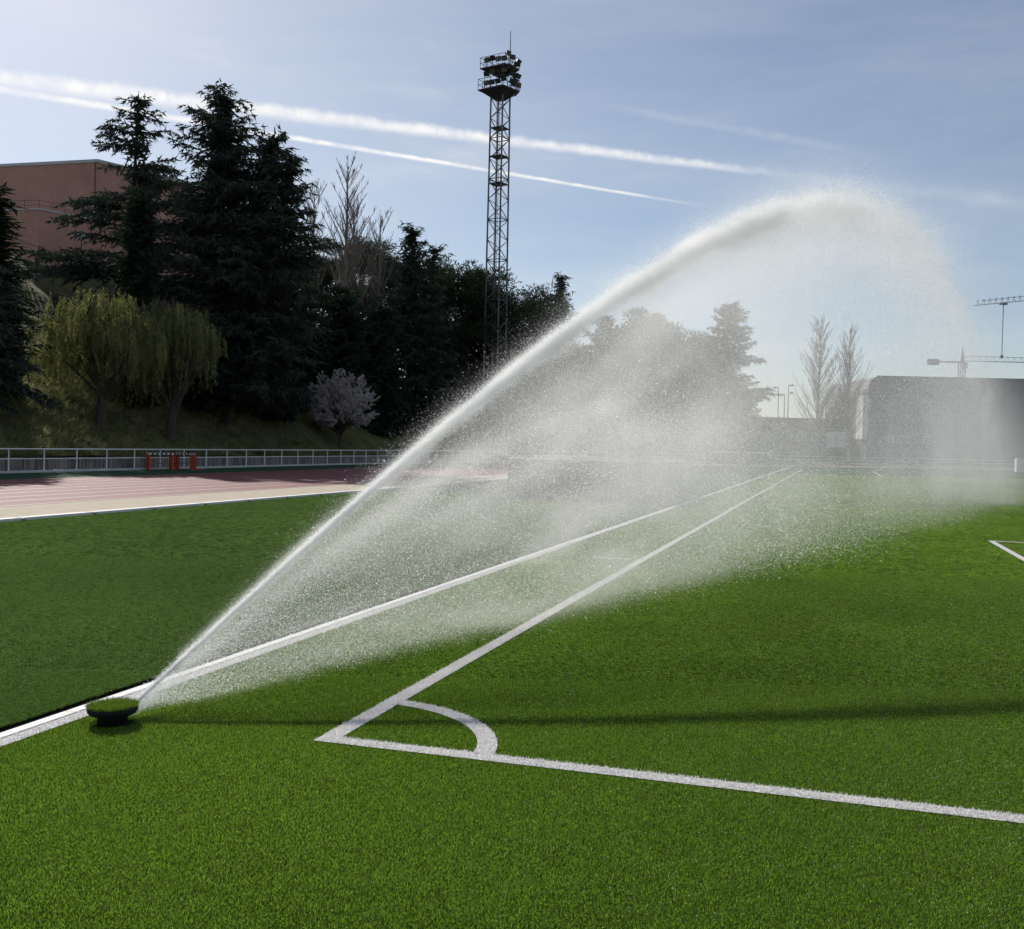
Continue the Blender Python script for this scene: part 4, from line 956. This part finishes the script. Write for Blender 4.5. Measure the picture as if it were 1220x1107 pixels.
for i in range(5):
    f = MB().box((1.2 + i*2.6, -0.07, 3.6), (2.6 + i*2.6, 0.01, 5.2)).build('window', M['coping'], low); MB().box((1.3 + i*2.6, -0.09, 3.7), (2.5 + i*2.6, -0.073, 5.1)).build('pane', M['glass'], f)
sg = thing('sign_board', 'pale rectangular sign board behind the far railing', 'sign', (3.2, 152.6, 0), 0.3)
MB().box((-1.4, 0, 2.4), (1.4, 0.06, 4.6)).build('panel', M['pale_wall'], sg)
for sx in (-1.1, 1.1): MB().tube([(sx, 0.1, 0), (sx, 0.1, 4.5)], 0.05, 6).build('post', M['steel'], sg)
for j, (x, y, h, lb) in enumerate(((-9.1, 232.0, 16.0, 'thin floodlight pole with one lamp arm beyond the low building'), (-7.8, 232.4, 14.4, 'shortest thin floodlight pole beyond the low building'), (-7.0, 232.6, 16.4, 'thin floodlight pole with two lamp arms beyond low building'))):
    t = thing('light_pole', lb, 'light pole', (x, y, 0)); MB().tube([(0, 0, 0), (0, 0, h)], [0.16, 0.10], 6).build('pole', M['dark_steel'], t)
    for z in ((h - 0.4,) if j < 2 else (h - 0.3, h - 2.0)):
        sx = -1 if j < 2 else 1
        a_ = MB().tube([(0, 0, z - 0.3), (sx*0.55, -0.1, z)], 0.05, 4).build('arm', M['dark_steel'], t)
        MB().box((min(sx*0.25, sx*1.1), -0.35, z), (max(sx*0.25, sx*1.1), 0.1, z + 0.30)).build('lamp_head', M['dark_steel'], a_)
# mesh fence behind the far railing
mf = thing('mesh_fence', 'tall wire mesh fence beyond the far track bend', 'fence')
pts = [(PX + 59*math.cos(a), PY + 59*math.sin(a)) for a in np.arange(2.12, 1.0, -0.052)]
fpm = MB().tube([(0, 0, 0), (0, 0, 4.0)], 0.05, 6).mesh('post', M['steel'])
for x, y in pts: put('post', fpm, mf, (x, y, 0))
wr = MB()
for z in np.arange(0.3, 4.01, 0.37): wr.tube([(x, y, z) for x, y in pts], 0.014, 3, False)
wr.build('wires', M['steel'], mf)
# hedge-dark shrubs are not needed here: covered benches with white roofs
def shelter(x, y, lb):
    t = thing('bench_shelter', lb, 'bench shelter', (x, y, 0), 0.02, 'bench shelters at the far end')
    MB().box((-1.32, -0.5, 1.38), (1.32, 0.7, 1.50)).build('roof', M['white_paint'], t)
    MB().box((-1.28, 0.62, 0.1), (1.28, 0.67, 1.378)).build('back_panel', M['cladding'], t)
    MB().box((-1.2, 0.15, 0.40), (1.2, 0.58, 0.46)).build('seat', M['steel'], t)
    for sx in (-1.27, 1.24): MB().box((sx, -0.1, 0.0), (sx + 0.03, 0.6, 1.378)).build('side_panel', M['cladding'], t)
shelter(-8.1, 106.7, 'low dark bench shelter with white flat roof, by the far track bend'); shelter(-5.0, 107.8, 'low dark bench shelter with white flat roof, by the far track bend')
tnk = thing('water_tank', 'white plastic tank on a pallet at the far end', 'tank', (20.2, 104.9, 0))
MB().box((-0.65, -0.6, 0.14), (0.65, 0.6, 1.45)).build('tank', M['pale_wall'], tnk)
MB().lathe([(0.22, 1.45), (0.22, 1.55), (0.18, 1.57)], 16).build('cap', M['black_plastic'], tnk)
for y0 in (-0.6, -0.1, 0.4): MB().box((-0.66, y0, 0.0), (0.66, y0 + 0.2, 0.138)).build('pallet_runner', M['bark'], tnk)
# tower cranes beyond the hall
def crane(name, loc, rz, mast, jib, back, lb, hook=None, slope=0.0):
    t = thing(name, lb, 'crane', loc, rz, None)
    b = MB()
    for sx in (-0.7, 0.7):
        for sy in (-0.7, 0.7): b.tube([(sx, sy, 0), (sx, sy, mast)], 0.16, 4)
    for k in range(int(mast/1.8)):
        z = k*1.8
        for sx in (-0.7, 0.7): b.tube([(sx, -0.7, z), (sx, 0.7, z+1.8)], 0.08, 3, False); b.tube([(-0.7, sx, z), (0.7, sx, z+1.8)], 0.08, 3, False)
    b.build('mast', M['crane'], t)
    MB().tube([(0, 0, mast), (0, 0, mast + 4.2)], [0.7, 0.15], 4).build('tower_head', M['crane'], t)
    b = MB(); n_ = int(jib/2)
    f = lambda x: mast + 0.4 + slope*x
    b.tube([(0, -0.5, f(0)), (jib, -0.5, f(jib))], 0.085, 4); b.tube([(0, 0.5, f(0)), (jib, 0.5, f(jib))], 0.085, 4); b.tube([(0, 0, f(0)+1.5), (jib*0.96, 0, f(jib*0.96)+1.0)], 0.085, 4)
    for k in range(n_):
        x = k*2.0; b.tube([(x, -0.5, f(x)), (x+1, 0, f(x+1)+1.45)], 0.06, 3, False); b.tube([(x+1, 0, f(x+1)+1.45), (x+2, 0.5, f(x+2))], 0.06, 3, False)
    b.build('jib', M['crane'], t)
    MB().box((-back, -0.6, mast - 0.1), (0, 0.6, mast + 0.25)).build('counter_jib', M['crane'], t)
    MB().box((-back - 0.4, -0.6, mast - 0.9), (-back + 2.6, 0.6, mast + 0.8)).build('counterweight', M['grey_wall'], t)
    MB().box((-0.4, -1.6, mast - 1.8), (1.0, -0.7, mast - 0.1)).build('cab', M['coping'], t)
    if hook:
        x, l = hook; MB().tube([(x, 0, f(x) - 0.4), (x, 0, f(x) - l)], 0.09, 4).build('hoist_cable', M['dark_steel'], t); MB().box((x - 0.9, -0.5, f(x) - 0.5), (x + 0.9, 0.5, f(x) - 0.06)).build('trolley', M['crane'], t); MB().box((x-0.25, -0.25, f(x)-l-0.8), (x+0.25, 0.25, f(x)-l)).build('hook', M['dark_steel'], t)
crane('tower_crane', (37.7, 319.7, 0), math.atan2(0.2948, 0.9556), 28.4, 45, 9.5, 'tower crane with counterweight rising behind the grey hall')
crane('tower_crane', (75.0, 305.0, 0), math.atan2(-33.3, -40.2), 45.5, 52, 12, 'tower crane whose jib reaches in above the grey hall', (42.5, 13.0), -0.145)
